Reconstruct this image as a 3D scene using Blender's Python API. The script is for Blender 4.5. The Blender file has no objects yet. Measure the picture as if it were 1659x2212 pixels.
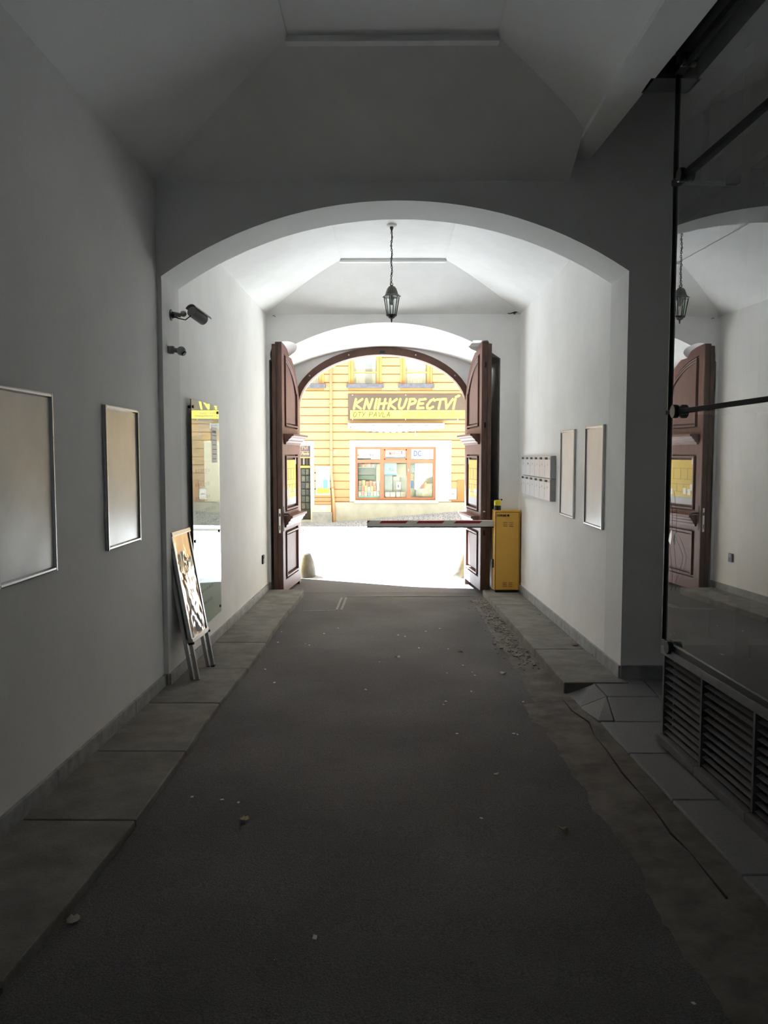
import bpy, bmesh, math, random
from mathutils import Vector, Matrix, noise
R = random.Random(7)
C = bpy.context.scene.collection
sc = bpy.context.scene

# ---------------------------------------------------------------- camera, sky, sun, exposure
W_PX, H_PX, F_PX = 1659, 2212, 1700.0
EYE = 1.6
PITCH = math.atan((1106 - 985) / F_PX)
YAW = math.atan(15.5 / F_PX)
cam = bpy.data.cameras.new('camera'); cam_o = bpy.data.objects.new('camera', cam); C.objects.link(cam_o)
cam.sensor_fit = 'HORIZONTAL'; cam.sensor_width = 36.0; cam.lens = 36.0 * F_PX / W_PX
cam.clip_start = 0.05; cam.clip_end = 300
cam_o.location = (0, 0, EYE)
cam_o.rotation_euler = (math.pi / 2 - PITCH, 0, YAW)
sc.camera = cam_o

world = bpy.data.worlds.new('sky'); sc.world = world; world.use_nodes = True
bgn = world.node_tree.nodes['Background']
bgn.inputs['Color'].default_value = (0.80, 0.89, 1.0, 1); bgn.inputs['Strength'].default_value = 1.6
sun = bpy.data.lights.new('sun', 'SUN'); sun_o = bpy.data.objects.new('sun', sun); C.objects.link(sun_o)
sun.energy = 78.0; sun.angle = math.radians(0.6); sun.color = (0.82, 0.92, 1.0)
EL = math.radians(55)
sd = Vector((0.883 * math.cos(EL), -0.468 * math.cos(EL), -math.sin(EL)))
sun_o.rotation_euler = sd.to_track_quat('-Z', 'Y').to_euler()
sc.view_settings.view_transform = 'Standard'; sc.view_settings.look = 'None'
sc.view_settings.gamma = 1.0; sc.view_settings.use_curve_mapping = False
sc.view_settings.exposure = 0.22
sc.cycles.max_bounces = 12; sc.cycles.diffuse_bounces = 8; sc.cycles.glossy_bounces = 4
sc.cycles.transparent_max_bounces = 16; sc.cycles.sample_clamp_indirect = 12

# ---------------------------------------------------------------- measuring helpers (photo point -> point on a real plane)
_fw = Vector((-math.sin(YAW) * math.cos(PITCH), math.cos(YAW) * math.cos(PITCH), -math.sin(PITCH)))
_rt = Vector((math.cos(YAW), math.sin(YAW), 0)); _up = _rt.cross(_fw)
EYEV = Vector((0, 0, EYE))
def ray(u, v): return _fw + _rt * ((u - W_PX / 2) / F_PX) + _up * ((H_PX / 2 - v) / F_PX)
def at_y(u, v, y): d = ray(u, v); return EYEV + d * (y / d.y)
def at_x(u, v, x): d = ray(u, v); return EYEV + d * (x / d.x)
def at_plane(u, v, p, n): d = ray(u, v); return EYEV + d * ((Vector(p) - EYEV).dot(n) / d.dot(n))
SLOPE = 0.0245
def road_z(y): return -SLOPE * y if y < 12.1 else -0.296 + (y - 12.1) * 0.04
def on_road(u, v, z0=0.0):
    d = ray(u, v); t = (z0 - EYE) / (d.z + SLOPE * d.y); return EYEV + d * t

# ---------------------------------------------------------------- materials
MATS = {}
def mat(name, col, rough=0.6, metal=0.0, var=0.0, scale=4.0, bump=0.0, bscale=60.0, spec=0.5, col2=None, coat=0.0, stretch=None):
    if name in MATS: return MATS[name]
    m = bpy.data.materials.new(name); m.use_nodes = True; nt = m.node_tree; b = nt.nodes['Principled BSDF']
    b.inputs['Roughness'].default_value = rough; b.inputs['Metallic'].default_value = metal
    b.inputs['Specular IOR Level'].default_value = spec; b.inputs['Coat Weight'].default_value = coat
    b.inputs['Coat Roughness'].default_value = 0.1
    b.inputs['Base Color'].default_value = (*col, 1)
    tc = nt.nodes.new('ShaderNodeTexCoord'); src = tc.outputs['Object']
    if stretch:
        mp = nt.nodes.new('ShaderNodeMapping'); mp.inputs['Scale'].default_value = stretch
        nt.links.new(src, mp.inputs['Vector']); src = mp.outputs['Vector']
    if var > 0 or col2:
        n = nt.nodes.new('ShaderNodeTexNoise'); n.inputs['Scale'].default_value = scale; n.inputs['Detail'].default_value = 6
        n.inputs['Roughness'].default_value = 0.65
        nt.links.new(src, n.inputs['Vector'])
        r = nt.nodes.new('ShaderNodeValToRGB')
        c2 = col2 or tuple(min(1, c * (1 + var)) for c in col); c1 = col if col2 else tuple(c * (1 - var) for c in col)
        r.color_ramp.elements[0].position = 0.35; r.color_ramp.elements[1].position = 0.65
        r.color_ramp.elements[0].color = (*c1, 1); r.color_ramp.elements[1].color = (*c2, 1)
        nt.links.new(n.outputs['Fac'], r.inputs['Fac']); nt.links.new(r.outputs['Color'], b.inputs['Base Color'])
    if bump > 0:
        n2 = nt.nodes.new('ShaderNodeTexNoise'); n2.inputs['Scale'].default_value = bscale; n2.inputs['Detail'].default_value = 5
        nt.links.new(src, n2.inputs['Vector'])
        bp = nt.nodes.new('ShaderNodeBump'); bp.inputs['Strength'].default_value = bump; bp.inputs['Distance'].default_value = 0.01
        nt.links.new(n2.outputs['Fac'], bp.inputs['Height']); nt.links.new(bp.outputs['Normal'], b.inputs['Normal'])
    MATS[name] = m
    return m
def glass(name, tint=(0.95, 0.98, 0.97), ior=1.5, rough=0.0, gcol=(1, 1, 1), dust_haze=0.0):
    if name in MATS: return MATS[name]
    m = bpy.data.materials.new(name); m.use_nodes = True; nt = m.node_tree
    nt.nodes.remove(nt.nodes['Principled BSDF']); out = nt.nodes['Material Output']
    t = nt.nodes.new('ShaderNodeBsdfTransparent'); t.inputs['Color'].default_value = (*tint, 1)
    g = nt.nodes.new('ShaderNodeBsdfGlossy'); g.inputs['Roughness'].default_value = rough; g.inputs['Color'].default_value = (*gcol, 1)
    f = nt.nodes.new('ShaderNodeFresnel'); f.inputs['IOR'].default_value = ior
    mx = nt.nodes.new('ShaderNodeMixShader')
    ge = nt.nodes.new('ShaderNodeNewGeometry'); sb = nt.nodes.new('ShaderNodeMath'); sb.operation = 'SUBTRACT'; sb.inputs[0].default_value = 1.0; sb.use_clamp = True
    mu = nt.nodes.new('ShaderNodeMath'); mu.operation = 'MULTIPLY'
    nt.links.new(ge.outputs['Backfacing'], sb.inputs[1]); nt.links.new(f.outputs['Fac'], mu.inputs[0]); nt.links.new(sb.outputs[0], mu.inputs[1])
    nt.links.new(mu.outputs[0], mx.inputs['Fac']); nt.links.new(t.outputs[0], mx.inputs[1]); nt.links.new(g.outputs[0], mx.inputs[2])
    last = mx
    if dust_haze > 0:
        df = nt.nodes.new('ShaderNodeBsdfDiffuse'); df.inputs['Color'].default_value = (.6, .62, .62, 1)
        m2 = nt.nodes.new('ShaderNodeMixShader'); nz = nt.nodes.new('ShaderNodeTexNoise'); nz.inputs['Scale'].default_value = 2.5; nz.inputs['Detail'].default_value = 8
        tc = nt.nodes.new('ShaderNodeTexCoord'); nt.links.new(tc.outputs['Object'], nz.inputs['Vector'])
        ml = nt.nodes.new('ShaderNodeMath'); ml.operation = 'MULTIPLY'; ml.inputs[1].default_value = dust_haze * 2; nt.links.new(nz.outputs['Fac'], ml.inputs[0])
        nt.links.new(ml.outputs[0], m2.inputs['Fac']); nt.links.new(mx.outputs[0], m2.inputs[1]); nt.links.new(df.outputs[0], m2.inputs[2]); last = m2
    nt.links.new(last.outputs[0], out.inputs['Surface'])
    MATS[name] = m
    return m
def asphalt_mat():
    m = bpy.data.materials.new('asphalt'); m.use_nodes = True; nt = m.node_tree; b = nt.nodes['Principled BSDF']; L = nt.links.new
    b.inputs['Roughness'].default_value = 0.8; b.inputs['Specular IOR Level'].default_value = 0.35
    tc = nt.nodes.new('ShaderNodeTexCoord')
    def nz(s, d=5):
        n = nt.nodes.new('ShaderNodeTexNoise'); n.inputs['Scale'].default_value = s; n.inputs['Detail'].default_value = d
        L(tc.outputs['Object'], n.inputs['Vector']); return n.outputs['Fac']
    def ramp(f, p0, c0, p1, c1):
        r = nt.nodes.new('ShaderNodeValToRGB'); r.color_ramp.elements[0].position = p0; r.color_ramp.elements[1].position = p1
        r.color_ramp.elements[0].color = (*c0, 1); r.color_ramp.elements[1].color = (*c1, 1); L(f, r.inputs['Fac']); return r.outputs['Color']
    big = ramp(nz(0.9), 0.35, (0.070, 0.071, 0.075), 0.7, (0.128, 0.127, 0.127))
    grain = ramp(nz(160, 2), 0.3, (0.55, 0.55, 0.55), 0.72, (1.5, 1.5, 1.5))
    mx = nt.nodes.new('ShaderNodeMix'); mx.data_type = 'RGBA'; mx.blend_type = 'MULTIPLY'; mx.inputs['Factor'].default_value = 1
    L(big, mx.inputs['A']); L(grain, mx.inputs['B'])
    vo = nt.nodes.new('ShaderNodeTexVoronoi'); vo.inputs['Scale'].default_value = 55; L(tc.outputs['Object'], vo.inputs['Vector'])
    sp = ramp(vo.outputs['Distance'], 0.06, (1, 1, 1), 0.13, (0, 0, 0))
    sel = ramp(nz(9, 2), 0.52, (0, 0, 0), 0.62, (0.55, 0.55, 0.55))
    m3 = nt.nodes.new('ShaderNodeMix'); m3.data_type = 'RGBA'; m3.blend_type = 'MULTIPLY'; m3.inputs['Factor'].default_value = 1
    L(sp, m3.inputs['A']); L(sel, m3.inputs['B'])
    m2 = nt.nodes.new('ShaderNodeMix'); m2.data_type = 'RGBA'
    L(m3.outputs['Result'], m2.inputs['Factor']); L(mx.outputs['Result'], m2.inputs['A']); m2.inputs['B'].default_value = (0.3, 0.29, 0.27, 1)
    L(m2.outputs['Result'], b.inputs['Base Color'])
    bp = nt.nodes.new('ShaderNodeBump'); bp.inputs['Strength'].default_value = 0.6; bp.inputs['Distance'].default_value = 0.008
    L(nz(140, 3), bp.inputs['Height']); L(bp.outputs['Normal'], b.inputs['Normal'])
    return m

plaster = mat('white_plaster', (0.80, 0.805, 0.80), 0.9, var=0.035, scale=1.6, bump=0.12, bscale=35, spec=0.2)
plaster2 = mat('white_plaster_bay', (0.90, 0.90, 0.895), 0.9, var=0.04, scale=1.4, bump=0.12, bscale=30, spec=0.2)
asphalt = asphalt_mat()
stone = mat('pavement_stone', (0.20, 0.195, 0.18), 0.8, var=0.22, scale=5, bump=0.35, bscale=70, spec=0.3)
granite = mat('granite_tile', (0.19, 0.195, 0.20), 0.65, var=0.12, scale=90, bump=0.12, bscale=120, spec=0.4)
skirt = mat('skirting_stone', (0.30, 0.31, 0.31), 0.6, var=0.22, scale=9, bump=0.1, spec=0.4)
gutter_m = mat('gutter_concrete', (0.165, 0.155, 0.14), 0.9, var=0.3, scale=6, bump=0.5, bscale=50, spec=0.2)
wood = mat('brown_gate_wood', (0.165, 0.073, 0.056), 0.55, var=0.3, scale=6, bump=0.12, bscale=30, spec=0.5, stretch=(6, 6, 0.7))
wood_dark = mat('dark_gate_edge', (0.095, 0.047, 0.034), 0.5, var=0.35, scale=8, bump=0.15, bscale=30, stretch=(4, 4, 0.6))
wood_pan = mat('worn_gate_panel', (0.165, 0.085, 0.072), 0.6, var=0.28, scale=7, bump=0.1, bscale=30, stretch=(9, 9, 0.5))
frame_wood = mat('arch_frame_wood', (0.10, 0.042, 0.028), 0.5, var=0.25, scale=5)
alu = mat('brushed_aluminium', (0.48, 0.49, 0.50), 0.32, metal=0.9, var=0.05, scale=30)
alu_dark = mat('dark_aluminium', (0.10, 0.10, 0.105), 0.4, metal=0.6)
black_m = mat('black_metal', (0.018, 0.018, 0.02), 0.45, metal=0.3, var=0.1)
iron = mat('wrought_iron', (0.045, 0.043, 0.04), 0.5, metal=0.5, var=0.3, scale=20)
chrome = mat('chrome', (0.7, 0.7, 0.7), 0.2, metal=1.0)
white_p = mat('white_paper', (0.80, 0.80, 0.79), 0.6, var=0.03)
rubber = mat('black_rubber', (0.02, 0.02, 0.02), 0.8, var=0.1)
hole_m = mat('dark_hole', (0.008, 0.008, 0.008), 0.9, var=0.1)
barrier_y = mat('barrier_yellow', (0.74, 0.42, 0.065), 0.4, var=0.04, scale=3, bump=0.03)
cam_grey = mat('camera_housing_grey', (0.30, 0.30, 0.29), 0.45, var=0.08)
box_grey = mat('mailbox_grey', (0.66, 0.67, 0.70), 0.35, metal=0.1, var=0.04)
steel_dk = mat('showcase_steel', (0.15, 0.15, 0.155), 0.5, metal=0.2, var=0.12, scale=15)
pane_m = glass('window_glass', (0.93, 0.96, 0.95), 1.45)
shop_glass = glass('showcase_glass', (0.60, 0.64, 0.64), 4.6, dust_haze=.06)  # dust film; its pale haze is also there to lighten the dark panes

# ---------------------------------------------------------------- mesh helpers
class MB:
    def __init__(s): s.v = []; s.f = []; s.mi = []; s.cur = 0
    def add(s, vs, fs):
        o = len(s.v); s.v += [tuple(p) for p in vs]
        for f in fs: s.f.append([i + o for i in f]); s.mi.append(s.cur)
        return s
    def hexa(s, p):   # 8 corners: bottom ring 0-3, top ring 4-7
        return s.add(p, [(0, 3, 2, 1), (4, 5, 6, 7), (0, 1, 5, 4), (1, 2, 6, 5), (2, 3, 7, 6), (3, 0, 4, 7)])
    def box(s, x0, x1, y0, y1, z0, z1):
        return s.hexa([(x0, y0, z0), (x1, y0, z0), (x1, y1, z0), (x0, y1, z0), (x0, y0, z1), (x1, y0, z1), (x1, y1, z1), (x0, y1, z1)])
    def fbox(s, o, a, b, c, r):   # frame box: o + a*[r0,r1] + b*[r2,r3] + c*[r4,r5]
        o, a, b, c = Vector(o), Vector(a), Vector(b), Vector(c)
        q = lambda i, j, k: o + a * i + b * j + c * k
        x0, x1, y0, y1, z0, z1 = r
        return s.hexa([q(x0, y0, z0), q(x1, y0, z0), q(x1, y1, z0), q(x0, y1, z0), q(x0, y0, z1), q(x1, y0, z1), q(x1, y1, z1), q(x0, y1, z1)])
    def prism(s, poly, fn, a, b):  # poly of (p,q); fn(p,q,d) -> point
        n = len(poly)
        vs = [fn(p, q, a) for p, q in poly] + [fn(p, q, b) for p, q in poly]
        fs = [tuple(range(n))[::-1], tuple(range(n, 2 * n))] + [(i, (i + 1) % n, n + (i + 1) % n, n + i) for i in range(n)]
        return s.add(vs, fs)
    def tube(s, pts, r, n=8, cap=True):
        pts = [Vector(p) for p in pts]; rr = r if isinstance(r, (list, tuple)) else [r] * len(pts)
        o = len(s.v); ref = None; fs = []; vs = []
        for i, p in enumerate(pts):
            t = (pts[min(i + 1, len(pts) - 1)] - pts[max(i - 1, 0)]).normalized()
            if ref is None: ref = Vector((0, 0, 1)) if abs(t.z) < 0.9 else Vector((1, 0, 0))
            a = t.cross(ref)
            if a.length < 1e-5: a = t.orthogonal()
            a.normalize(); b = a.cross(t).normalized(); ref = b
            vs += [p + a * (rr[i] * math.cos(2 * math.pi * k / n)) + b * (rr[i] * math.sin(2 * math.pi * k / n)) for k in range(n)]
        for i in range(len(pts) - 1):
            for k in range(n): fs.append((i * n + k, i * n + (k + 1) % n, (i + 1) * n + (k + 1) % n, (i + 1) * n + k))
        if cap: fs += [tuple(range(n))[::-1], tuple(range((len(pts) - 1) * n, len(pts) * n))]
        return s.add(vs, fs)
    def lathe(s, prof, c, axis=(0, 0, 1), n=16):
        ax = Vector(axis).normalized(); a = ax.orthogonal().normalized(); b = ax.cross(a); c = Vector(c)
        vs = []; fs = []
        for r, h in prof: vs += [c + ax * h + a * (r * math.cos(2 * math.pi * k / n)) + b * (r * math.sin(2 * math.pi * k / n)) for k in range(n)]
        for i in range(len(prof) - 1):
            for k in range(n): fs.append((i * n + k, i * n + (k + 1) % n, (i + 1) * n + (k + 1) % n, (i + 1) * n + k))
        fs += [tuple(range(n))[::-1], tuple(range((len(prof) - 1) * n, len(prof) * n))]
        return s.add(vs, fs)
    def cells(s, pts_a, pts_b, quads):    # solid from 2-D cells with front and back vertex positions
        n = len(pts_a); ed = {}
        fs = []
        for q in quads:
            fs.append(tuple(q)); fs.append(tuple(i + n for i in q)[::-1])
            for i in range(len(q)):
                a, b = q[i], q[(i + 1) % len(q)]
                if (b, a) in ed: del ed[(b, a)]
                else: ed[(a, b)] = 1
        for a, b in ed: fs.append((b, a, a + n, b + n))
        return s.add(list(pts_a) + list(pts_b), fs)
    def mesh(s, name, smooth=False, weld=True):
        me = bpy.data.meshes.new(name); me.from_pydata(s.v, [], s.f)
        me.polygons.foreach_set('material_index', s.mi)
        bm = bmesh.new(); bm.from_mesh(me)
        if weld: bmesh.ops.remove_doubles(bm, verts=bm.verts, dist=1e-6)
        bmesh.ops.recalc_face_normals(bm, faces=bm.faces); bm.to_mesh(me); bm.free()
        if smooth:
            me.polygons.foreach_set('use_smooth', [True] * len(me.polygons))
        return me
def put(me, name, m, parent=None, label=None, cat=None, group=None, kind=None, bevel=0.0, smooth_angle=None):
    o = bpy.data.objects.new(name, me); C.objects.link(o)
    for k in (m if isinstance(m, (list, tuple)) else [m]): me.materials.append(k)
    if parent is not None:
        o.parent = parent
        if parent.type == 'EMPTY': o.matrix_parent_inverse = Matrix.Translation(-Vector(parent.location))
    for k, v in (('label', label), ('category', cat), ('group', group), ('kind', kind)):
        if v: o[k] = v
    if bevel:
        b = o.modifiers.new('edge', 'BEVEL'); b.width = bevel; b.segments = 2; b.limit_method = 'ANGLE'; b.angle_limit = math.radians(40)
    return o
def build(mb, name, m, parent=None, smooth=False, **k): return put(mb.mesh(name, smooth), name, m, parent, **k)
def thing(name, label, cat, loc, group=None, kind=None):
    o = bpy.data.objects.new(name, None); C.objects.link(o); o.location = loc; o.empty_display_size = 0.1
    o['label'] = label; o['category'] = cat
    if group: o['group'] = group
    if kind: o['kind'] = kind
    return o
def struct(mb, name, m, label, cat, **k): return build(mb, name, m, label=label, cat=cat, kind='structure', **k)
def smooth_shade(o, ang=35):
    me = o.data; me.polygons.foreach_set('use_smooth', [True] * len(me.polygons))
    bm = bmesh.new(); bm.from_mesh(me)
    for e in bm.edges:
        if len(e.link_faces) == 2 and e.calc_face_angle(0) > math.radians(ang): e.smooth = False
    bm.to_mesh(me); bm.free(); return o
def B(*a): return MB().box(*a)
def islands(me):     # one mesh per loose piece, so that every letter is an object of its own
    bm = bmesh.new(); bm.from_mesh(me); bm.verts.ensure_lookup_table(); seen = set(); out = []
    for v in bm.verts:
        if v.index in seen: continue
        st = [v]; seen.add(v.index); comp = []
        while st:
            a = st.pop(); comp.append(a)
            for e in a.link_edges:
                o = e.other_vert(a)
                if o.index not in seen: seen.add(o.index); st.append(o)
        mp = {a.index: i for i, a in enumerate(comp)}; fs = {f for a in comp for f in a.link_faces}
        m = bpy.data.meshes.new('letter'); m.from_pydata([tuple(a.co) for a in comp], [], [[mp[q.index] for q in f.verts] for f in fs]); out.append(m)
    bm.free(); return out
def put_letters(me, m, parent):
    for k in islands(me): put(k, 'letter', m, parent)
def text_mesh(body, size, fn, shear=0.0, align='LEFT', extrude=0.002, bold=0.0):
    cu = bpy.data.curves.new('lettering', 'FONT'); cu.body = body; cu.size = size; cu.shear = shear; cu.align_x = align
    cu.offset = bold; cu.resolution_u = 3
    t = bpy.data.objects.new('lettering', cu); C.objects.link(t)
    dg = bpy.context.evaluated_depsgraph_get(); me = bpy.data.meshes.new_from_object(t.evaluated_get(dg))
    bpy.data.objects.remove(t); me.materials.clear()
    bm = bmesh.new(); bm.from_mesh(me)
    r = bmesh.ops.extrude_face_region(bm, geom=bm.faces[:]); ext = [g for g in r['geom'] if isinstance(g, bmesh.types.BMVert)]
    for v in ext: v.co.z += extrude
    for v in bm.verts: v.co = Vector(fn(v.co.x, v.co.y, v.co.z))
    bmesh.ops.recalc_face_normals(bm, faces=bm.faces); bm.to_mesh(me); bm.free()
    return me
def arc_pts(xa, xb, za, zb, crown, n=28):    # segmental arch through both springings and the crown height
    h = (xb - xa) / 2; zm = (za + zb) / 2; rise = crown - zm; r = (h * h + rise * rise) / (2 * rise); a = math.asin(h / r)
    out = []
    for i in range(n + 1):
        t = -a + 2 * a * i / n; f = i / n
        out.append(((xa + xb) / 2 + r * math.sin(t), zm + rise - r + r * math.cos(t) + (za - zm) * (1 - f) + (zb - zm) * f))
    return out
def ell_pts(xa, xb, zs, crown, n=32):
    h = (xb - xa) / 2; c = (xa + xb) / 2
    return [(c - h * math.cos(math.pi * i / n), zs + (crown - zs) * math.sin(math.pi * i / n)) for i in range(n + 1)]
def arch_wall(mb, xl, xr, zb, zt, front, back, y0, y1):
    def ring(arc, y):
        P = [(xl, y, zb), (arc[0][0], y, zb), (arc[-1][0], y, zb), (xr, y, zb), (xl, y, arc[0][1]), (xr, y, arc[-1][1]), (xl, y, zt), (xr, y, zt)]
        P += [(x, y, z) for x, z in arc]; P += [(x, y, zt) for x, z in arc]; return P
    n = len(front); a0 = 8; t0 = 8 + n
    q = [(0, 1, a0, 4), (4, a0, t0, 6), (2, 3, 5, a0 + n - 1), (a0 + n - 1, 5, 7, t0 + n - 1)]
    q += [(a0 + i, a0 + i + 1, t0 + i + 1, t0 + i) for i in range(n - 1)]
    return mb.cells(ring(front, y0), ring(back, y1), q)
def boolean_cut(o, cutters):
    for c in cutters:
        md = o.modifiers.new('cut', 'BOOLEAN'); md.operation = 'DIFFERENCE'; md.object = c; md.solver = 'EXACT'
    dg = bpy.context.evaluated_depsgraph_get(); me = bpy.data.meshes.new_from_object(o.evaluated_get(dg))
    o.modifiers.clear(); o.data = me
    for c in cutters: bpy.data.objects.remove(c)

# ---------------------------------------------------------------- the passage: levels and planes
YC, YCB, YG, YF, YO = 5.75, 6.2, 10.4, 11.5, 12.1          # cross wall front/back, gate wall, frame wall, street face
XL, XR = -1.69, 1.70                                        # near left wall, near right side
def xl2(y): return -1.655 + (y - YC) * 0.005                # far bay walls
def xr2(y): return 1.70 - (y - YC) * 0.004
ZS, RISE, ZP = 3.55, 0.40, 3.95
def lp_z(y): return 0.043 - 0.0257 * y if y < YC else -0.105 - (y - YC) * 0.0135      # left pavement top
def rp_z(y): return -0.045 - (y - YC) * 0.0275                                          # right pavement top
TH = 0.05
def bl(y): return 1.41 + TH * (YC - y)                      # outer edge of the lintel on the right

# floor: the carriageway
mb = MB()
ys = [-3.2, 0, 3, 6, 9, 10.62]
for a, b in zip(ys, ys[1:]):
    mb.hexa([(-1.9, a, road_z(a) - .3), (1.95, a, road_z(a) - .3), (1.95, b, -SLOPE * b - .3), (-1.9, b, -SLOPE * b - .3),
             (-1.9, a, road_z(a)), (1.95, a, road_z(a)), (1.95, b, -SLOPE * b), (-1.9, b, -SLOPE * b)])
floor = struct(mb, 'floor', asphalt, 'dark worn asphalt carriageway running through the passage', 'floor')
mb = MB()
for a, b in zip([10.62, 11.4], [11.4, 12.1]):
    mb.hexa([(-1.9, a, -SLOPE * a - .3), (1.95, a, -SLOPE * a - .3), (1.95, b, -SLOPE * b - .3), (-1.9, b, -SLOPE * b - .3), (-1.9, a, -SLOPE * a + .001), (1.95, a, -SLOPE * a + .001), (1.95, b, -SLOPE * b + .001), (-1.9, b, -SLOPE * b + .001)])
build(mb, 'threshold_patch', mat('threshold_tar', (0.13, 0.13, 0.138), 0.85, var=.15, scale=25, bump=.4, bscale=120, spec=.3), floor)
seam_m = mat('pale_seam', (0.24, 0.24, 0.24), 0.9, var=0.2, scale=20, bump=0.3)
for p0, p1, w in (((727, 1318), (738, 1292), .02), ((737, 1318), (748, 1291), .02), ((655, 1321), (726, 1319), .018), ((748, 1289), (1030, 1288), .014)):
    a, b = on_road(*p0), on_road(*p1)
    d = (b - a).normalized(); s = Vector((-d.y, d.x, 0))
    build(MB().hexa([a - s * w - Vector((0, 0, .01)), b - s * w - Vector((0, 0, .01)), b + s * w - Vector((0, 0, .01)), a + s * w - Vector((0, 0, .01)),
                     a - s * w * .6 + Vector((0, 0, .006)), b - s * w * .6 + Vector((0, 0, .006)), b + s * w * .6 + Vector((0, 0, .006)), a + s * w * .6 + Vector((0, 0, .006))]), 'patch_seam', seam_m, floor)
# gutter of crumbling concrete along the right edge: ragged on the road side
mb = MB(); N = 220; top = []; bot = []
for i in range(N + 1):
    y = 0.6 + (10.1 - 0.6) * i / N
    if y > 5.4: xo = 1.24; wid = 0.22
    else: xo = 1.30 + 0.033 * (5.4 - y) if y < 5 else 1.27; wid = 0.34 + 0.02 * (5.4 - y)
    wid += 0.05 * noise.noise((y * 1.7, 3, 0)) + 0.03 * noise.noise((y * 5, 1, 0)) + .015 * noise.noise((y * 19, 4, 0))
    top.append(((xo - wid, y), (xo - wid * 0.5 + .03 * noise.noise((y * 3, 8, 0)), y), (xo + .06, y)))
vs = []; fs = []
for i, row in enumerate(top):
    for j, (x, y) in enumerate(row): vs.append((x, y, road_z(y) + (0.001, 0.014, 0.016)[j] + 0.004 * noise.noise((x * 9, y * 9, 2))))
for i in range(N):
    for j in range(2): fs.append((i * 3 + j, i * 3 + j + 1, i * 3 + j + 4, i * 3 + j + 3))
build(MB().add(vs, fs), 'gutter_strip', gutter_m, floor, smooth=True)
# ragged crack beside the tiles
pts = [on_road(u, v, .018) for u, v in ((1215, 1510), (1235, 1535), (1270, 1560), (1285, 1590), (1310, 1620), (1345, 1670), (1385, 1715), (1420, 1760), (1450, 1800), (1490, 1840), (1530, 1890), (1570, 1940))]
build(MB().tube([p + Vector((0.01 * noise.noise(p * 9), 0, 0)) for p in pts], [.0015 + .0022 * (i % 3) for i in range(len(pts))], 5), 'crack', mat('crack_dirt', (0.03, 0.028, 0.025), 0.95, var=0.2), floor)

# pavements: stone slabs with open joints
def slab(parent, quad, zf, m, th=0.12, gap=0.004, name='slab', proud=0.0):
    c = sum((Vector(p) for p in quad), Vector((0, 0))) / len(quad)
    q = [Vector(p) + (c - Vector(p)).normalized() * gap * 1.4 for p in quad]
    n = len(q); top = [(p.x, p.y, zf(p.x, p.y) + proud) for p in q]; bt = [(p.x, p.y, zf(p.x, p.y) - th) for p in q]
    fs = [tuple(range(n))[::-1], tuple(range(n, 2 * n))] + [(i, (i + 1) % n, n + (i + 1) % n, n + i) for i in range(n)]
    return build(MB().add(bt + top, fs), name, m, parent, bevel=0.008)
pv = thing('pavement', 'narrow raised stone pavement along the wall with the glass board', 'pavement', (-1.4, 5, -.1), kind='structure')
cuts = [-3, -1.6, -.2, 1.0, 2.3, 3.45, 4.35, 5.3, 6.25, 7.2, 8.25, 9.3, 10.36]
kx = lambda y: -1.165 + 0.012 * math.sin(y * 2.1) - (0.10 * max(0, 2.5 - y) if y < 2.5 else 0)
for i, (a, b) in enumerate(zip(cuts, cuts[1:])):
    w = lambda y: XL - .02 if y < YC else xl2(y) - .02
    slab(pv, [(w(a), a), (kx(a), a), (kx((a + b) / 2), (a + b) / 2), (kx(b), b), (w(b), b)], lambda x, y: lp_z(y), stone, proud=R.uniform(-.003, .003))
build(MB().hexa([(-1.72, -3, -.30), (-1.2, -3, -.30), (-1.2, 10.3, -.6), (-1.68, 10.3, -.6), (-1.72, -3, .07), (-1.2, -3, .07), (-1.2, 10.3, -.2), (-1.68, 10.3, -.2)]), 'mortar_bed', mat('mortar', (0.10, 0.095, 0.085), 0.95, var=0.2), pv)
pv2 = thing('pavement', 'raised stone pavement beneath the mailboxes and yellow barrier', 'pavement', (1.45, 8, -.1), kind='structure')
cuts = [5.63, 6.75, 7.95, 9.15, 10.36]
for a, b in zip(cuts, cuts[1:]):
    k = lambda y: 1.255 - (y - 5.63) * 0.009
    slab(pv2, [(k(a), a), (xr2(a) + .03, a), (xr2(b) + .03, b), (k(b), b)], lambda x, y: rp_z(y), stone, th=.16, proud=R.uniform(-.002, .002))
# granite tiles by the showcase, with the bevelled ramp stones
pv3 = thing('pavement', 'flush granite tile strip beside the glass showcase', 'pavement', (1.5, 3, -.05), kind='structure')
def tz(x, y):
    if y <= 5.0: return road_z(y) + .030
    f = (y - 5.0) / .63; return (road_z(5.0) + .03) * (1 - f) + (-.05) * f
def edge_x(y): return 1.33 + 0.024 * (5.0 - y)
tile_y = [-1.6, -.6, .4, 1.3, 2.2, 3.0, 3.72, 4.36, 4.93]
for a, b in zip(tile_y, tile_y[1:]):
    x1 = 1.98 if b < 4.4 else 3.0
    mid = 1.86
    slab(pv3, [(edge_x(a), a), (mid, a), (mid, b), (edge_x(b), b)], tz, granite, th=.1, gap=.003, name='tile')
    slab(pv3, [(mid, a), (3.1, a), (3.1, b), (mid, b)], tz, granite, th=.1, gap=.003, name='tile')
mid = 1.86
slab(pv3, [(1.50, 5.38), (1.43, 4.93), (mid, 4.93), (mid, 5.38)], tz, granite, th=.1, gap=.003, name='tile')
slab(pv3, [(1.48, 5.63), (1.50, 5.38), (mid, 5.38), (mid, 5.63)], tz, granite, th=.1, gap=.003, name='tile')
slab(pv3, [(mid, 4.93), (3.1, 4.93), (3.1, 5.74), (mid, 5.74)], tz, granite, th=.1, gap=.003, name='tile')
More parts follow.
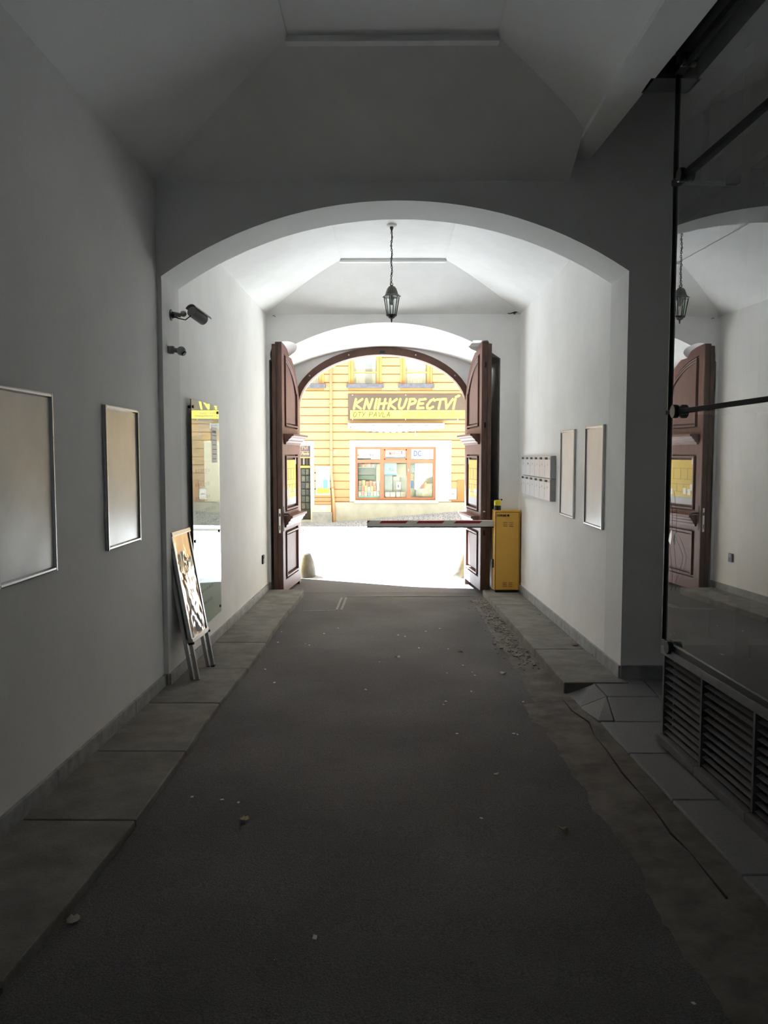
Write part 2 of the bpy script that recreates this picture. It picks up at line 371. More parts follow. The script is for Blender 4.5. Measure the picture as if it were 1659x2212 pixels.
slab(pv3, [(1.48, 5.62), (mid, 5.62), (mid, 5.74), (1.3, 5.74)], tz, granite, th=.1, gap=.003, name='tile')
def ramp_tile(pts):
    bt = [(x, y, z - .09) for x, y, z in pts]; n = len(pts)
    build(MB().add(bt + pts, [tuple(range(n))[::-1], tuple(range(n, 2 * n))] + [(i, (i + 1) % n, n + (i + 1) % n, n + i) for i in range(n)]), 'ramp_tile', granite, pv3)
ramp_tile([(1.33, 4.95, road_z(4.95) + .03), (1.425, 4.95, tz(1.4, 4.95)), (1.495, 5.375, tz(1.5, 5.375)), (1.29, 5.30, road_z(5.3) + .012)])
ramp_tile([(1.29, 5.305, road_z(5.3) + .012), (1.495, 5.38, tz(1.5, 5.38)), (1.475, 5.62, tz(1.5, 5.62)), (1.265, 5.62, road_z(5.62) + .01)])

# walls
ZT = 4.75
struct(B(-5, XL, -3.2, YC + .01, -.6, ZT), 'wall_left', plaster, 'grey plastered near wall carrying two silver poster frames', 'wall')
cross = struct(arch_wall(MB(), -5, 5, -.6, ZT, arc_pts(xl2(YC), xr2(YC), 2.89, 2.92, 3.416), arc_pts(xl2(YCB), xr2(YCB), 2.89, 2.925, 3.416), YC, YCB),
               'wall_front', plaster, 'cross wall with the wide flat arch opening to the bright bay', 'wall')
def side_wall(name, xf, sgn, label):
    o = 5 * sgn
    a, b = xf(YCB), xf(YG)
    p = [(a, YCB), (b, YG + .01), (o, YG + .01), (o, YCB)]
    struct(MB().prism(p, lambda x, y, d: (x, y, d), -.6, ZT), name, plaster2, label, 'wall')
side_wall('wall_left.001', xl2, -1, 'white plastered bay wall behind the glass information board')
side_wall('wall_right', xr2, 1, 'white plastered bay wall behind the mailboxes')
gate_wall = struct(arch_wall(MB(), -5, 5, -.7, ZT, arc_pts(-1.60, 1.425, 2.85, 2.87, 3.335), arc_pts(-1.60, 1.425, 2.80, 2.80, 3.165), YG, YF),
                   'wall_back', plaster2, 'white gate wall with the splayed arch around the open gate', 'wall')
cut1 = build(MB().lathe([(.001, -1)] + [(math.cos(t), math.sin(t)) for t in [math.radians(-87.5 + 5 * i) for i in range(36)]] + [(.001, 1)], (0, 0, 0), n=64), 'cut', plaster)
cut1.data.transform(Matrix.Translation((-1.375, YG, 2.92)) @ Matrix.Diagonal((.21, .42, .175, 1)))
cut2 = build(B(1.02, 1.30, YG - .1, YG + .33, 2.7, 3.105), 'cut', plaster)
bm_ = bmesh.new(); bm_.from_mesh(cut2.data); bmesh.ops.bevel(bm_, geom=bm_.edges[:], offset=.04, segments=3, affect='EDGES'); bm_.to_mesh(cut2.data); bm_.free()
boolean_cut(gate_wall, [cut1, cut2]); smooth_shade(gate_wall, 20)
FA, FB, FZ, FCR = -1.345, 1.085, 2.31, 3.06
frame_wall_arc = ell_pts(FA, FB, FZ, FCR)
yellow_out = mat('ochre_render_outside', (0.62, 0.47, 0.20), 0.85, var=0.06, bump=0.1)
struct(arch_wall(MB(), -6, 6, -.8, 5.2, ell_pts(FA - .05, FB + .05, FZ, FCR + .05), ell_pts(FA - .05, FB + .05, FZ, FCR + .05), YF + .10, YO), 'wall_front.001', yellow_out, 'ochre street face of the gateway with its lit reveal', 'wall')
struct(arch_wall(MB(), -5, 5, -.8, ZT, ell_pts(FA - .07, FB + .07, FZ, FCR + .075), ell_pts(FA - .07, FB + .07, FZ, FCR + .075), YF, YF + .10), 'wall_back.001', plaster2, 'white plaster face around the wooden arch frame', 'wall')
# wooden arch frame
ai = ell_pts(FA, FB, FZ, FCR); ao = ell_pts(FA - .085, FB + .085, FZ, FCR + .105)
ai = [(FA, -.33)] + ai + [(FB, -.33)]; ao = [(FA - .085, -.33)] + ao + [(FB + .085, -.33)]
n = len(ai); mb = MB()
mb.cells([(x, YF - .03, z) for x, z in ai + ao], [(x, YF + .15, z) for x, z in ai + ao], [(i, i + 1, n + i + 1, n + i) for i in range(n - 1)])
tr = struct(mb, 'trim_1', frame_wood, 'brown wooden arch frame in which the gate leaves close', 'door frame')
for i in (6, 12, 20, 26):
    p = ell_pts(FA - .045, FB + .045, FZ, FCR + .05)[i]
    build(MB().lathe([(.012, 0), (.012, .012), (.006, .018)], (p[0], YF - .03, p[1]), (0, -1, 0), 10), 'bolt', chrome, tr)
build(B(-.16, -.09, YF - .05, YF - .03, FCR + .01, FCR + .05), 'latch_keep', black_m, tr)
# right recess beside the showcase, sun-blocking roof slab, added rear wall
struct(B(3.0, 5, -3.2, YC + .01, -.6, ZT + .2), 'wall_right.001', plaster, 'dim side wall deep in the recess behind the showcase', 'wall')
struct(B(-6, 6, -3.4, YO, ZT, ZT + .2), 'ceiling.002', plaster, 'dark upper slab above the vaults, added to keep the sun out', 'ceiling')  # recess ceiling, extended over the vaults to stop sun leaking in
mb = MB(); q = [(1.263, YC), (bl(YC), YC), (bl(-3.2), -3.2), (1.263, -3.2)]
mb.prism(q, lambda x, y, d: (x, y, d), 3.70, ZT + .02)
struct(mb, 'trim_2', plaster, 'long plastered lintel along the vault above the showcase', 'lintel')
struct(B(-5, 5, -3.4, -3.2, -.6, ZT), 'rear_light_block', plaster, 'plain unseen end wall, added to shut out light behind the viewer', 'wall')  # added to close the open rear end and cut its daylight

# vaults
def vault(x0, x1, y0, y1, zs, rise, inset, xcut, m, name, label, near=True, xfun=None):
    n = 8; mb = MB()
    prof = [(t, zs + rise * (.68 * t + .32 * math.sin(math.pi / 2 * t))) for t in [i / n for i in range(n + 1)]]
    for (t0, z0), (t1, z1) in zip(prof, prof[1:]):
        L0, L1 = x0 + inset * t0, x0 + inset * t1; r0, r1 = x1 - inset * t0, x1 - inset * t1
        f0, f1 = y1 - inset * t0, y1 - inset * t1; n0, n1 = y0 + inset * t0, y0 + inset * t1
        mb.add([(L0, n0, z0), (L0, f0, z0), (L1, f1, z1), (L1, n1, z1)], [(0, 1, 2, 3)])
        c0, c1 = min(r0, xcut), min(r1, xcut)
        if r1 < xcut + 1e-6:
            mb.add([(c0, n0, z0 if r0 <= xcut else z0 + (z1 - z0) * (r0 - xcut) / (r0 - r1)), (c0, f0, z0), (c1, f1, z1), (c1, n1, z1)], [(3, 2, 1, 0)])
        mb.add([(L0, f0, z0), (c0, f0, z0), (c1, f1, z1), (L1, f1, z1)], [(0, 1, 2, 3)])
        mb.add([(L0, n0, z0), (c0, n0, z0), (c1, n1, z1), (L1, n1, z1)], [(3, 2, 1, 0)])
    px0, px1, py0, py1, zp = x0 + inset, x1 - inset, y0 + inset, y1 - inset, zs + rise
    mb.box(px0 - .01, px1 + .01, py1, py1 + .055, zp - .026, zp + .03); mb.box(px0 - .01, px1 + .01, py0 - .055, py0, zp - .026, zp + .03)
    me = mb.mesh(name); o = put(me, name, m, label=label, cat='ceiling', kind='structure'); smooth_shade(o, 12)
    pm = B(px0 - .03, px1 + .03, py0 - .03, py1 + .03, zp + .008, zp + .05)
    build(pm, 'ceiling_panel', m, o)
    return o
vault(XL, XR, -3.2, YC, ZS, .43, 1.096, 1.263, plaster, 'ceiling', 'near vault with four sloping sides and a recessed flat panel')
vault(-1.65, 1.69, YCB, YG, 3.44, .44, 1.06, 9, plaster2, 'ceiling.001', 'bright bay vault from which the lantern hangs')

# skirting stones
def skirting(name, p0, p1, zf, h, th, side, label, step=.62):
    root = thing(name, label, 'skirting', (p0[0], p0[1], zf(p0[1])), kind='structure')
    a, b = Vector(p0), Vector(p1); L = (b - a).length; d = (b - a) / L; s = Vector((-d.y, d.x)) * side; k = 0.0
    while k < L - .02:
        e = min(L, k + step * R.uniform(.9, 1.1)); A = a + d * (k + .0015); Bq = a + d * (e - .0015); t = th + R.uniform(-.002, .002)
        z0, z1 = zf(A.y), zf(Bq.y)
        build(MB().hexa([(A.x - s.x * .02, A.y - s.y * .02, z0 - .03), (Bq.x - s.x * .02, Bq.y - s.y * .02, z1 - .03), (Bq.x + s.x * t, Bq.y + s.y * t, z1 - .03), (A.x + s.x * t, A.y + s.y * t, z0 - .03),
                         (A.x - s.x * .02, A.y - s.y * .02, z0 + h), (Bq.x - s.x * .02, Bq.y - s.y * .02, z1 + h), (Bq.x + s.x * t, Bq.y + s.y * t, z1 + h), (A.x + s.x * t, A.y + s.y * t, z0 + h)]), 'stone_tile', skirt, root, bevel=.003)
        k = e
    return root
skirting('baseboard_left', (XL, -3), (XL, YC), lp_z, .085, .018, -1, 'stone skirting along the near left wall')
skirting('baseboard_left.001', (xl2(YC), YC), (xl2(YG), YG), lp_z, .085, .016, -1, 'stone skirting below the glass board')
skirting('baseboard_front', (XL, YC), (xl2(YC), YC), lp_z, .085, .016, -1, 'skirting piece on the left pier of the arch', .3)
skirting('baseboard_right', (xr2(YC), YC), (xr2(YG), YG), rp_z, .095, .016, 1, 'stone skirting below the mailboxes')
skirting('baseboard_front.001', (xr2(YC), YC), (3.0, YC), lambda y: -.05, .105, .02, -1, 'dark skirting along the cross wall beside the showcase', .9)
skirting('baseboard_back', (xl2(YG), YG), (-1.60, YG), lp_z, .09, .014, -1, 'short skirting piece beside the left gate leaf', .3)
skirting('baseboard_back.001', (1.425, YG), (xr2(YG), YG), rp_z, .095, .016, -1, 'short skirting piece behind the yellow barrier', .3)
# ---------------------------------------------------------------- gate leaves
def leaf(name, hinge, near, nsign, zb, label, locks):
    hp, npt = Vector((*hinge, 0)), Vector((*near, 0)); w = (npt - hp).length; sdir = (npt - hp) / w
    nd = Vector((sdir.y, -sdir.x, 0)) * nsign
    root = thing(name, label, 'gate', (hinge[0], hinge[1], zb), kind='structure')
    fn = lambda s, z, d: hp + sdir * s + nd * d + Vector((0, 0, z))
    def bx(mb, s0, s1, d0, d1, z0, z1): return mb.fbox(hp, sdir, nd, (0, 0, 1), (s0, s1, d0, d1, z0, z1))
    hw = 1.215
    def top(s, inset=0.0):
        t = max(0, min(1, (s - inset) / (hw - inset))); return FZ + (FCR + .03 - FZ - inset) * math.sqrt(max(0, 1 - (1 - t) ** 2))
    N = 20; ss = [w * i / N for i in range(N + 1)]
    build(MB().prism([(0, zb)] + [(s, top(s)) for s in ss] + [(w, zb)], fn, -.085, -.035), 'leaf_board', wood_dark, root)
    st = .13
    build(MB().prism([(0, zb)] + [(st * i / 6, top(st * i / 6)) for i in range(7)] + [(st, zb)], fn, -.035, 0), 'stile', wood, root)
    build(MB().prism([(w - st, zb)] + [(w - st + st * i / 4, top(w - st + st * i / 4)) for i in range(5)] + [(w, zb)], fn, -.035, 0), 'stile', wood, root)
    # meeting edge, darker wood with its rebate
    e = MB(); bx(e, w, w + .012, -.085, -.002, zb, top(w)); bx(e, w, w + .03, -.125, -.075, zb, top(w) - .03)
    build(e, 'meeting_edge', wood_dark, root)
    def rail(z0, z1): m = MB(); bx(m, st, w - st, -.035, 0, z0, z1); build(m, 'rail', wood, root)
    rail(zb, zb + .16); rail(.60, .85); rail(1.62, 1.98)
    inner = [(s, top(s, .12)) for s in [st + (w - 2 * st) * i / N for i in range(N + 1)]]
    outer = [(s, top(s)) for s, _ in inner]
    m = MB(); m.cells([fn(s, z, -.035) for s, z in inner + outer], [fn(s, z, 0) for s, z in inner + outer], [(i, i + 1, N + 2 + i, N + 1 + i) for i in range(N)])
    build(m, 'arched_rail', wood, root)
    def pan(z0, z1, arched=False):
        a, b, g = st + .04, w - st - .04, .045
        if arched:
            tp = [(a + (b - a) * i / N, top(a + (b - a) * i / N, .12) - .03) for i in range(N + 1)]
            build(MB().prism([(a + g, z0 + g)] + [(a + g + (s - a) * (b - a - 2 * g) / (b - a), z - g) for s, z in tp] + [(b - g, z0 + g)], fn, -.035, -.012), 'panel', wood_pan, root, bevel=.006)
            mm = MB(); bx(mm, a, a + .022, -.03, .016, z0, tp[0][1]); bx(mm, b - .022, b, -.03, .016, z0, tp[-1][1]); bx(mm, a, b, -.03, .016, z0, z0 + .022)
            for off, dd in ((0, .018), (-.035, .012)):
                mm.tube([fn(s, z + off, -.005 + dd * .3) for s, z in tp], .012, 6)
        else:
            m = MB(); bx(m, a + g, b - g, -.035, -.012, z0 + g, z1 - g); build(m, 'panel', wood_pan, root, bevel=.006)
            mm = MB()
            for r in ((a, b, z0, z0 + .022), (a, b, z1 - .022, z1), (a, a + .022, z0, z1), (b - .022, b, z0, z1)): bx(mm, r[0], r[1], -.03, .016, r[2], r[3])
        build(mm, 'moulding', wood, root)
    pan(zb + .19, .57); pan(.87, 1.60); pan(2.0, 0, True)
    def cornice(z0, z1, pr):
        h = z1 - z0; prof = [(0, z0), (pr * .2, z0), (pr * .25, z0 + h * .2), (pr * .45, z0 + h * .3), (pr * .5, z0 + h * .45), (pr * .72, z0 + h * .6), (pr * .8, z0 + h * .75), (pr, z0 + h * .8), (pr, z1), (0, z1)]
        build(MB().prism(prof, lambda d, z, s: fn(s, z, d), .03, w - .09), 'cornice', wood, root, bevel=.003)
    cornice(1.755, 1.895, .13); cornice(.645, .80, .11)
    if locks:
        h = MB(); bx(h, w - .055, w - .025, 0, .006, .60, .93); build(h, 'handle_plate', black_m, root)
        h = MB(); p = fn(w - .04, .83, .006); h.tube([p, p + nd * .05, p + nd * .055 - sdir * .04, p + nd * .05 - sdir * .11 + Vector((0, 0, -.03)), p + nd * .045 - sdir * .13 + Vector((0, 0, -.08))], .009, 8)
        build(h, 'lever_handle', black_m, root, smooth=True)
        h = MB(); bx(h, w + .012, w + .015, -.055, -.028, .58, .90); lk = build(h, 'lock_plate', chrome, root, label='silver lock plate on the leaf edge')
        h = MB(); bx(h, w + .015, w + .0165, -.050, -.033, .80, .84); bx(h, w + .015, w + .0165, -.046, -.037, .62, .68); build(h, 'keyhole', hole_m, lk)
    else:
        for z in (2.75, 1.97, .55):
            h = MB(); bx(h, w + .0115, w + .014, -.06, -.035, z, z + .07); build(h, 'bolt_slot', hole_m, root)
        h = MB(); bx(h, w + .012, w + .016, -.06, -.03, .86, .875); bx(h, w + .012, w + .016, -.075, -.06, .72, .73); build(h, 'bolt_fitting', chrome, root)
    return root, fn, bx, w
yel_paper = mat('yellow_plan_paper', (0.66, 0.47, 0.09), 0.5, var=0.06, scale=3)
ink = mat('grey_ink', (0.20, 0.17, 0.09), 0.8, var=0.05)
def plan_sheet(bx, w, fn, label):
    root = thing('plan_sheet', label, 'poster', fn(w / 2, .86, 0))
    s0, s1, z0, z1 = .225, w - .225, .93, 1.545
    m = MB(); bx(m, s0, s1, -.012, -.009, z0, z1); build(m, 'paper', yel_paper, root)
    m = MB(); bx(m, s0, s1, -.012, -.0085, z0, z0 + .10); build(m, 'bare_margin', mat('grey_paper', (.45, .45, .47), .6, var=.05), root)
    m = MB()
    for z in (z1 - .12, z1 - .27, z1 - .34, z0 + .17): bx(m, s0 + .02, s1 - .02, -.009, -.0075, z, z + .004)
    for k in range(7): s = s0 + .05 + (s1 - s0 - .1) * k / 6; bx(m, s, s + .004, -.009, -.0075, z1 - .27 if k % 2 else z0 + .17, z1 - .12 if k % 2 else z1 - .34)
    build(m, 'plan_lines', ink, root)
    for a, z in ((s1 - .12, z0 + .13), (s1 - .24, z0 + .14), (s0 + .05, z0 + .12), (s1 - .06, z1 - .42)):
        m = MB(); bx(m, a, a + .075, -.009, -.0065, z, z + .085); build(m, 'white_note', white_p, root)
    for a in (s0 - .01, s1 - .03):
        m = MB(); bx(m, a, a + .04, -.012, -.007, z1 - .06, z1 + .03); build(m, 'tape', white_p, root)
l1 = leaf('door_1', (-1.335, YF - .02), (-1.432, YG - .01), -1, -.225, 'brown panelled gate leaf with a black lever handle, folded back beside the glass board', True)
plan_sheet(l1[2], l1[3], l1[1], 'yellow plan sheet taped to the gate leaf with the lever handle')
l2 = leaf('door_2', (1.075, YF - .02), (1.182, YG - .01), 1, -.185, 'brown panelled gate leaf folded back behind the yellow barrier, its panels sunlit', False)
plan_sheet(l2[2], l2[3], l2[1], 'half sunlit yellow plan sheet on the gate leaf behind the barrier')

# ---------------------------------------------------------------- hanging lantern
LY = 7.72; PZ = 3.44 + .44 + .008; LY = (EYEV + ray(846, 485) * ((PZ - EYE) / ray(846, 485).z)).y; lx = at_y(846, 500, LY).x; zv = lambda v: at_y(846, v, LY).z
cz = PZ + .004
lan = thing('hanging_lantern', 'dark hexagonal lantern hanging on a chain from the bay vault', 'lantern', (lx, LY, zv(697)))
build(MB().lathe([(.052, 0), (.05, -.02), (.035, -.028)], (lx, LY, cz), n=20), 'ceiling_rose', white_p, lan, smooth=False, label='white ceiling rose')
build(MB().lathe([(.02, -.026), (.016, -.045), (.009, -.06), (.008, -.075)], (lx, LY, cz), n=12), 'hook_cup', iron, lan)
zt, zbm = cz - .075, zv(612)
nl = 24
for i in range(nl):
    z = zt - (zt - zbm) * (i + .5) / nl; r = (zt - zbm) / nl * .62; a = (i % 2) * math.pi / 2 + .4
    x0 = lx + .004 * math.sin(i * .8)
    build(MB().tube([Vector((x0 + math.cos(a) * r * .62 * math.cos(t), LY + math.sin(a) * r * .62 * math.cos(t), z + r * math.sin(t))) for t in [2 * math.pi * k / 10 for k in range(11)]], .0034, 5, cap=False), 'chain_link', iron, lan)
build(MB().tube([Vector((lx + .006 * math.sin(t * 22) + (-.02 if .9 < t < .97 else 0), LY + .008 * math.cos(t * 22), zt - (zt - zbm + .03) * t)) for t in [k / 50 for k in range(51)]], .0028, 5), 'cable', rubber, lan)
build(MB().tube([Vector((lx + .014 * math.cos(t), LY, zbm - .012 + .016 * math.sin(t))) for t in [2 * math.pi * k / 14 for k in range(15)]], .0035, 6, cap=False), 'ring', iron, lan)
zr1, zr0 = zv(618), zv(641)
build(MB().lathe([(.006, zbm - .028), (.012, zr1 + .012), (.008, zr1 + .006), (.012, zr1), (.030, zr1 - .004), (.048, zr1 - .025), (.058, zr1 - .055), (.068, zr0 + .022), (.088, zr0 + .006), (.098, zr0), (.092, zr0 - .004), (.05, zr0 + .01)], (lx, LY, 0), n=6), 'roof', mat('lantern_copper', (0.13, 0.125, 0.115), 0.5, metal=.4, var=.35, scale=25), lan)
zb_ = zv(681); hexp = lambda r, z, k: Vector((lx + r * math.cos(math.pi / 3 * k + .26), LY + r * math.sin(math.pi / 3 * k + .26), z))
for k in range(6):
    build(MB().tube([hexp(.079, zr0, k), hexp(.047, zb_, k)], .0052, 6), 'corner_bar', iron, lan)
    a, b, c_, d_ = hexp(.076, zr0, k), hexp(.076, zr0, k + 1), hexp(.045, zb_, k + 1), hexp(.045, zb_, k)
    build(MB().add([a, b, c_, d_], [(0, 1, 2, 3)]), 'pane', pane_m, lan)
build(MB().lathe([(.053, zb_ + .006), (.055, zb_), (.05, zb_ - .008), (.034, zb_ - .018), (.030, zb_ - .026), (.012, zb_ - .036), (.007, zb_ - .04), (.008, zb_ - .046), (.011, zb_ - .05), (.005, zb_ - .056), (.008, zb_ - .062), (.001, zv(697))], (lx, LY, 0), n=12), 'finial', iron, lan)
build(MB().lathe([(.012, .05), (.012, .03), (.02, .012), (.027, -.01), (.024, -.03), (.012, -.043), (.001, -.046)], (lx, LY, zr0 - .04), n=14), 'bulb', mat('frosted_bulb', (.75, .75, .73), .3, var=.02), lan, smooth=True)

# ---------------------------------------------------------------- poster frames
acr = mat('frame_sheet', (0.66, 0.645, 0.62), 0.30, var=0.10, scale=2.2, bump=0.3, bscale=3.0, spec=1.0)
acr2 = mat('frame_sheet_pale', (0.84, 0.82, 0.83), 0.35, var=0.05, scale=3, bump=0.2, bscale=3.0, spec=.4)
def poster_frame(label, xw, sgn, y0, y1, z0, z1, dirt=False):
    root = thing('poster_frame', label, 'poster frame', (xw, (y0 + y1) / 2, z0), 'silver poster frames on the passage walls')
    t = .022; d = .022; f = lambda a, b: sorted((xw + sgn * a, xw + sgn * b))
    def side(ya, yb, za, zb, vert):
        m = MB(); 
        if vert: prof = [(0, ya), (d * .8, ya), (d, ya + (yb - ya) * .3), (d, ya + (yb - ya) * .7), (d * .5, yb), (0, yb)]; m.prism(prof, lambda a, y, z: (xw + sgn * a, y, z), za, zb)
        else: prof = [(0, za), (d * .8, za), (d, za + (zb - za) * .3), (d, za + (zb - za) * .7), (d * .5, zb), (0, zb)]; m.prism(prof, lambda a, z, y: (xw + sgn * a, y, z), ya, yb)
        build(m, 'frame_side', alu, root)
    side(y0, y0 + t, z0, z1, True); side(y1, y1 - t, z0, z1, True); side(y0 + t, y1 - t, z0, z0 + t, False); side(y0 + t, y1 - t, z1, z1 - t, False)
    x0, x1 = f(0, .006); build(B(x0, x1, y0 + t * .7, y1 - t * .7, z0 + t * .7, z1 - t * .7), 'backing_sheet', white_p, root)
    m = MB(); K, Lq = 10, 14; vs = []
    for i in range(K + 1):
        for j in range(Lq + 1):
            y = y0 + t * .8 + (y1 - y0 - 1.6 * t) * i / K; z = z0 + t * .8 + (z1 - z0 - 1.6 * t) * j / Lq
            vs.append((xw + sgn * (.0095 + .0025 * noise.noise((y * 3.1 + xw, z * 2.3, 1))), y, z))
    m.add(vs, [(i * (Lq + 1) + j, (i + 1) * (Lq + 1) + j, (i + 1) * (Lq + 1) + j + 1, i * (Lq + 1) + j + 1) for i in range(K) for j in range(Lq)])
    build(m, 'cover_sheet', acr if sgn > 0 else acr2, root, smooth=True)
poster_frame('empty silver poster frame nearest the viewer, cut by the picture edge', XL, 1, 3.30, 3.90, 1.03, 1.905)
poster_frame('empty silver poster frame on the dark wall nearest the arch', XL, 1, 4.61, 5.22, 1.04, 1.90)
poster_frame('empty silver poster frame right beside the mailboxes', 1.695, -1, 7.25, 7.84, 1.02, 1.845)
poster_frame('empty silver poster frame just inside the arch, beyond the mailboxes', 1.698, -1, 6.27, 6.86, 1.01, 1.85)

# ---------------------------------------------------------------- glass board
gb = thing('glass_board', 'tall frameless glass information board on the bay wall behind the leaning board', 'sign', (-1.6, 7.2, .35))
gx = -1.612
def gy(u): return at_x(u, 985, gx).y
g0, g1 = gy(415), gy(474); gzt, gzb = at_x(415, 862, gx).z, .13
board_glass = glass('board_glass', (.90, .96, .93), 1.36)
build(B(gx - .006, gx, g0, g1, gzb, gzt), 'glass_pane', board_glass, gb, label='large glass pane')
build(B(gx - .0066, gx - .0061, g0 + .001, g1 - .001, gzb + .001, gzt - .001), 'frosted_backing', mat('frosted_print', (.60, .57, .52), .7, var=.04), gb)
build(B(gx - .0065, gx + .0004, g0 - .0015, g0 + .0005, gzb, gzt), 'green_edge', mat('glass_edge_green', (.02, .10, .06), .2, var=.1), gb)
pr = [('printed_field', (.50, .58, .52), 0, 1, gzt - .30, gzt - .004), ('printed_field', (.26, .40, .20), 0, 1, gzt - .50, gzt - .30), ('printed_field', (.66, .52, .20), .36, .66, gzt - .34, gzt - .25),
      ('printed_field', (.70, .58, .36), 0, .24, gzt - .30, gzt - .02), ('printed_field', (.72, .58, .25), .78, .93, gzt - .16, gzt - .01), ('printed_field', (.72, .60, .28), .90, 1, gzt - .36, gzt - .26)]
for i, (nm, c, a, b, z0, z1) in enumerate(pr):
    dd = .0003 * (i + 1)
    build(B(gx - .0064, gx - .0061 + dd, g0 + (g1 - g0) * a + .001, g0 + (g1 - g0) * b - .001, z0, z1), nm, mat('print_%d' % i, c, .6, var=.04), gb)
pm = mat('grey_print', (.22, .22, .21), .7, var=.1)
for r in range(12):
    z = gzt - .60 - r * .115; m = MB()
    if z < gzb + .08: break
    m = MB(); y = g0 + .12 * (g1 - g0); end = g0 + (g1 - g0) * R.uniform(.6, .9)
    while y < end:
        wd = R.uniform(.03, .09); m.box(gx - .0064, gx - .0057, y, min(y + wd, end), z, z + R.choice((.026, .032))); y += wd + .02
    build(m, 'printed_line', pm, gb)
nz0, nz1 = gzt - .52, gzt - .20
build(B(gx + .0003, gx + .0012, g0 + (g1 - g0) * .70, g0 + (g1 - g0) * .90, nz0, nz1), 'paper_notice', white_p, gb, label='narrow white paper notice stuck on the glass')
m = MB()
for k in range(7): z = nz1 - .03 - k * .042; m.box(gx + .0012, gx + .0018, g0 + (g1 - g0) * .72, g0 + (g1 - g0) * (.88 if k % 3 else .86), z - (.022 if k == 0 else .006), z)
build(m, 'notice_lines', pm, gb)
for yy in (g0 + .05, g1 - .06):
    for zz in (gzt - .06, .90, gzb + .06):
        build(MB().lathe([(.011, 0), (.011, gx - xl2(yy)), (.014, gx - xl2(yy) + .001), (.014, gx - xl2(yy) + .006)], (xl2(yy) + .002, yy, zz), (1, 0, 0), 12), 'standoff', black_m, gb)

# ---------------------------------------------------------------- leaning folded board
ab = thing('folding_sign_board', 'folded aluminium pavement board with crumpled foil, leaning on the left wall', 'sign board', (-1.42, 6.1, -.11))
bn, bf = at_y(433, 1480, 5.90), at_y(470, 1440, 6.38)
zg = lambda y: lp_z(y)
P0 = Vector((bn.x, 5.88, zg(5.88))); P1 = Vector((bf.x - .005, 6.33, zg(6.33)))
ydir = (P1 - P0); ydir.z = 0; wd = ydir.length; ydir.normalize()
lean = Vector((-.195, 0, 1.13)); LL = lean.length; udir = lean / LL; ndir = ydir.cross(udir).normalized()
if ndir.x < 0: ndir = -ndir
O = P0 + Vector((0, 0, (P0.z - P1.z) * 0)) 
O.z = min(P0.z, P1.z) + .004
def ab_box(mb, y0, y1, n0, n1, u0, u1): return mb.fbox(O, ydir, ndir, udir, (y0, y1, n0, n1, u0, u1))
def ab_part(nm, m_, *a, **k):
    mb = MB(); ab_box(mb, *a); return build(mb, nm, m_, ab, bevel=.003, **k)
pt = .030
for back, nm in ((0, 'front'), (1, 'back')):
    n1 = -.002 - back * .042; n0 = n1 - .028
    for y0 in (0, wd - pt):
        ab_part('leg', alu, y0, y0 + pt, n0, n1, .0, .33)
        ab_part('upright', alu, y0, y0 + pt, n0, n1, .33, LL - .01)
        ab_part('foot_cap', rubber, y0 - .001, y0 + pt + .001, n0 - .001, n1 + .001, -.006, .008)
    ab_part('bottom_rail', alu, pt * .2, wd - pt * .2, n0 - .002, n1 + .006, .29, .325)
    ab_part('top_rail', alu, -.004, wd + .004, n0 - .002, n1 + .008, LL - .03, LL + .004)
    ab_part('backing_panel', mat('panel_grey', (.25, .25, .25), .6, var=.1), pt, wd - pt, n0 + .004, n0 + .010, .32, LL - .03)
for y0 in (-.004, wd - .02): ab_part('corner_cap', rubber, y0, y0 + .024, -.034, .01, .282, .300)
ab_part('hinge_bar', alu_dark, .0, wd, -.05, -.02, LL - .02, LL - .005)
m = MB(); K, Lq = 26, 56; vs = []
for i in range(K + 1):
    for j in range(Lq + 1):
        fy, fu = i / K, j / Lq; y = pt * .8 + (wd - 1.6 * pt) * fy; u = .325 + (LL - .03 - .325) * fu
        k = math.sin(math.pi * fy) ** .5 * min(1, (1 - fu) * 3.2) 
        p = Vector((y * 7, u * 3.2, 4.2)); h = noise.noise(p) * .016 + abs(noise.noise(Vector((y * 13 + u * 4, u * 7, 1.7)))) * .016 + noise.noise(Vector((y * 26, u * 15, 9))) * .004
        q = O + ydir * y + udir * u + ndir * (-.014 + h * k * (1.0 - .55 * fu) + .004)
        vs.append(q)
m.add(vs, [(i * (Lq + 1) + j, (i + 1) * (Lq + 1) + j, (i + 1) * (Lq + 1) + j + 1, i * (Lq + 1) + j + 1) for i in range(K) for j in range(Lq)])
build(m, 'crumpled_foil', mat('clear_foil', (.62, .61, .59), .08, metal=.85, var=.08, scale=3), ab, smooth=True, label='crumpled shiny foil cover')

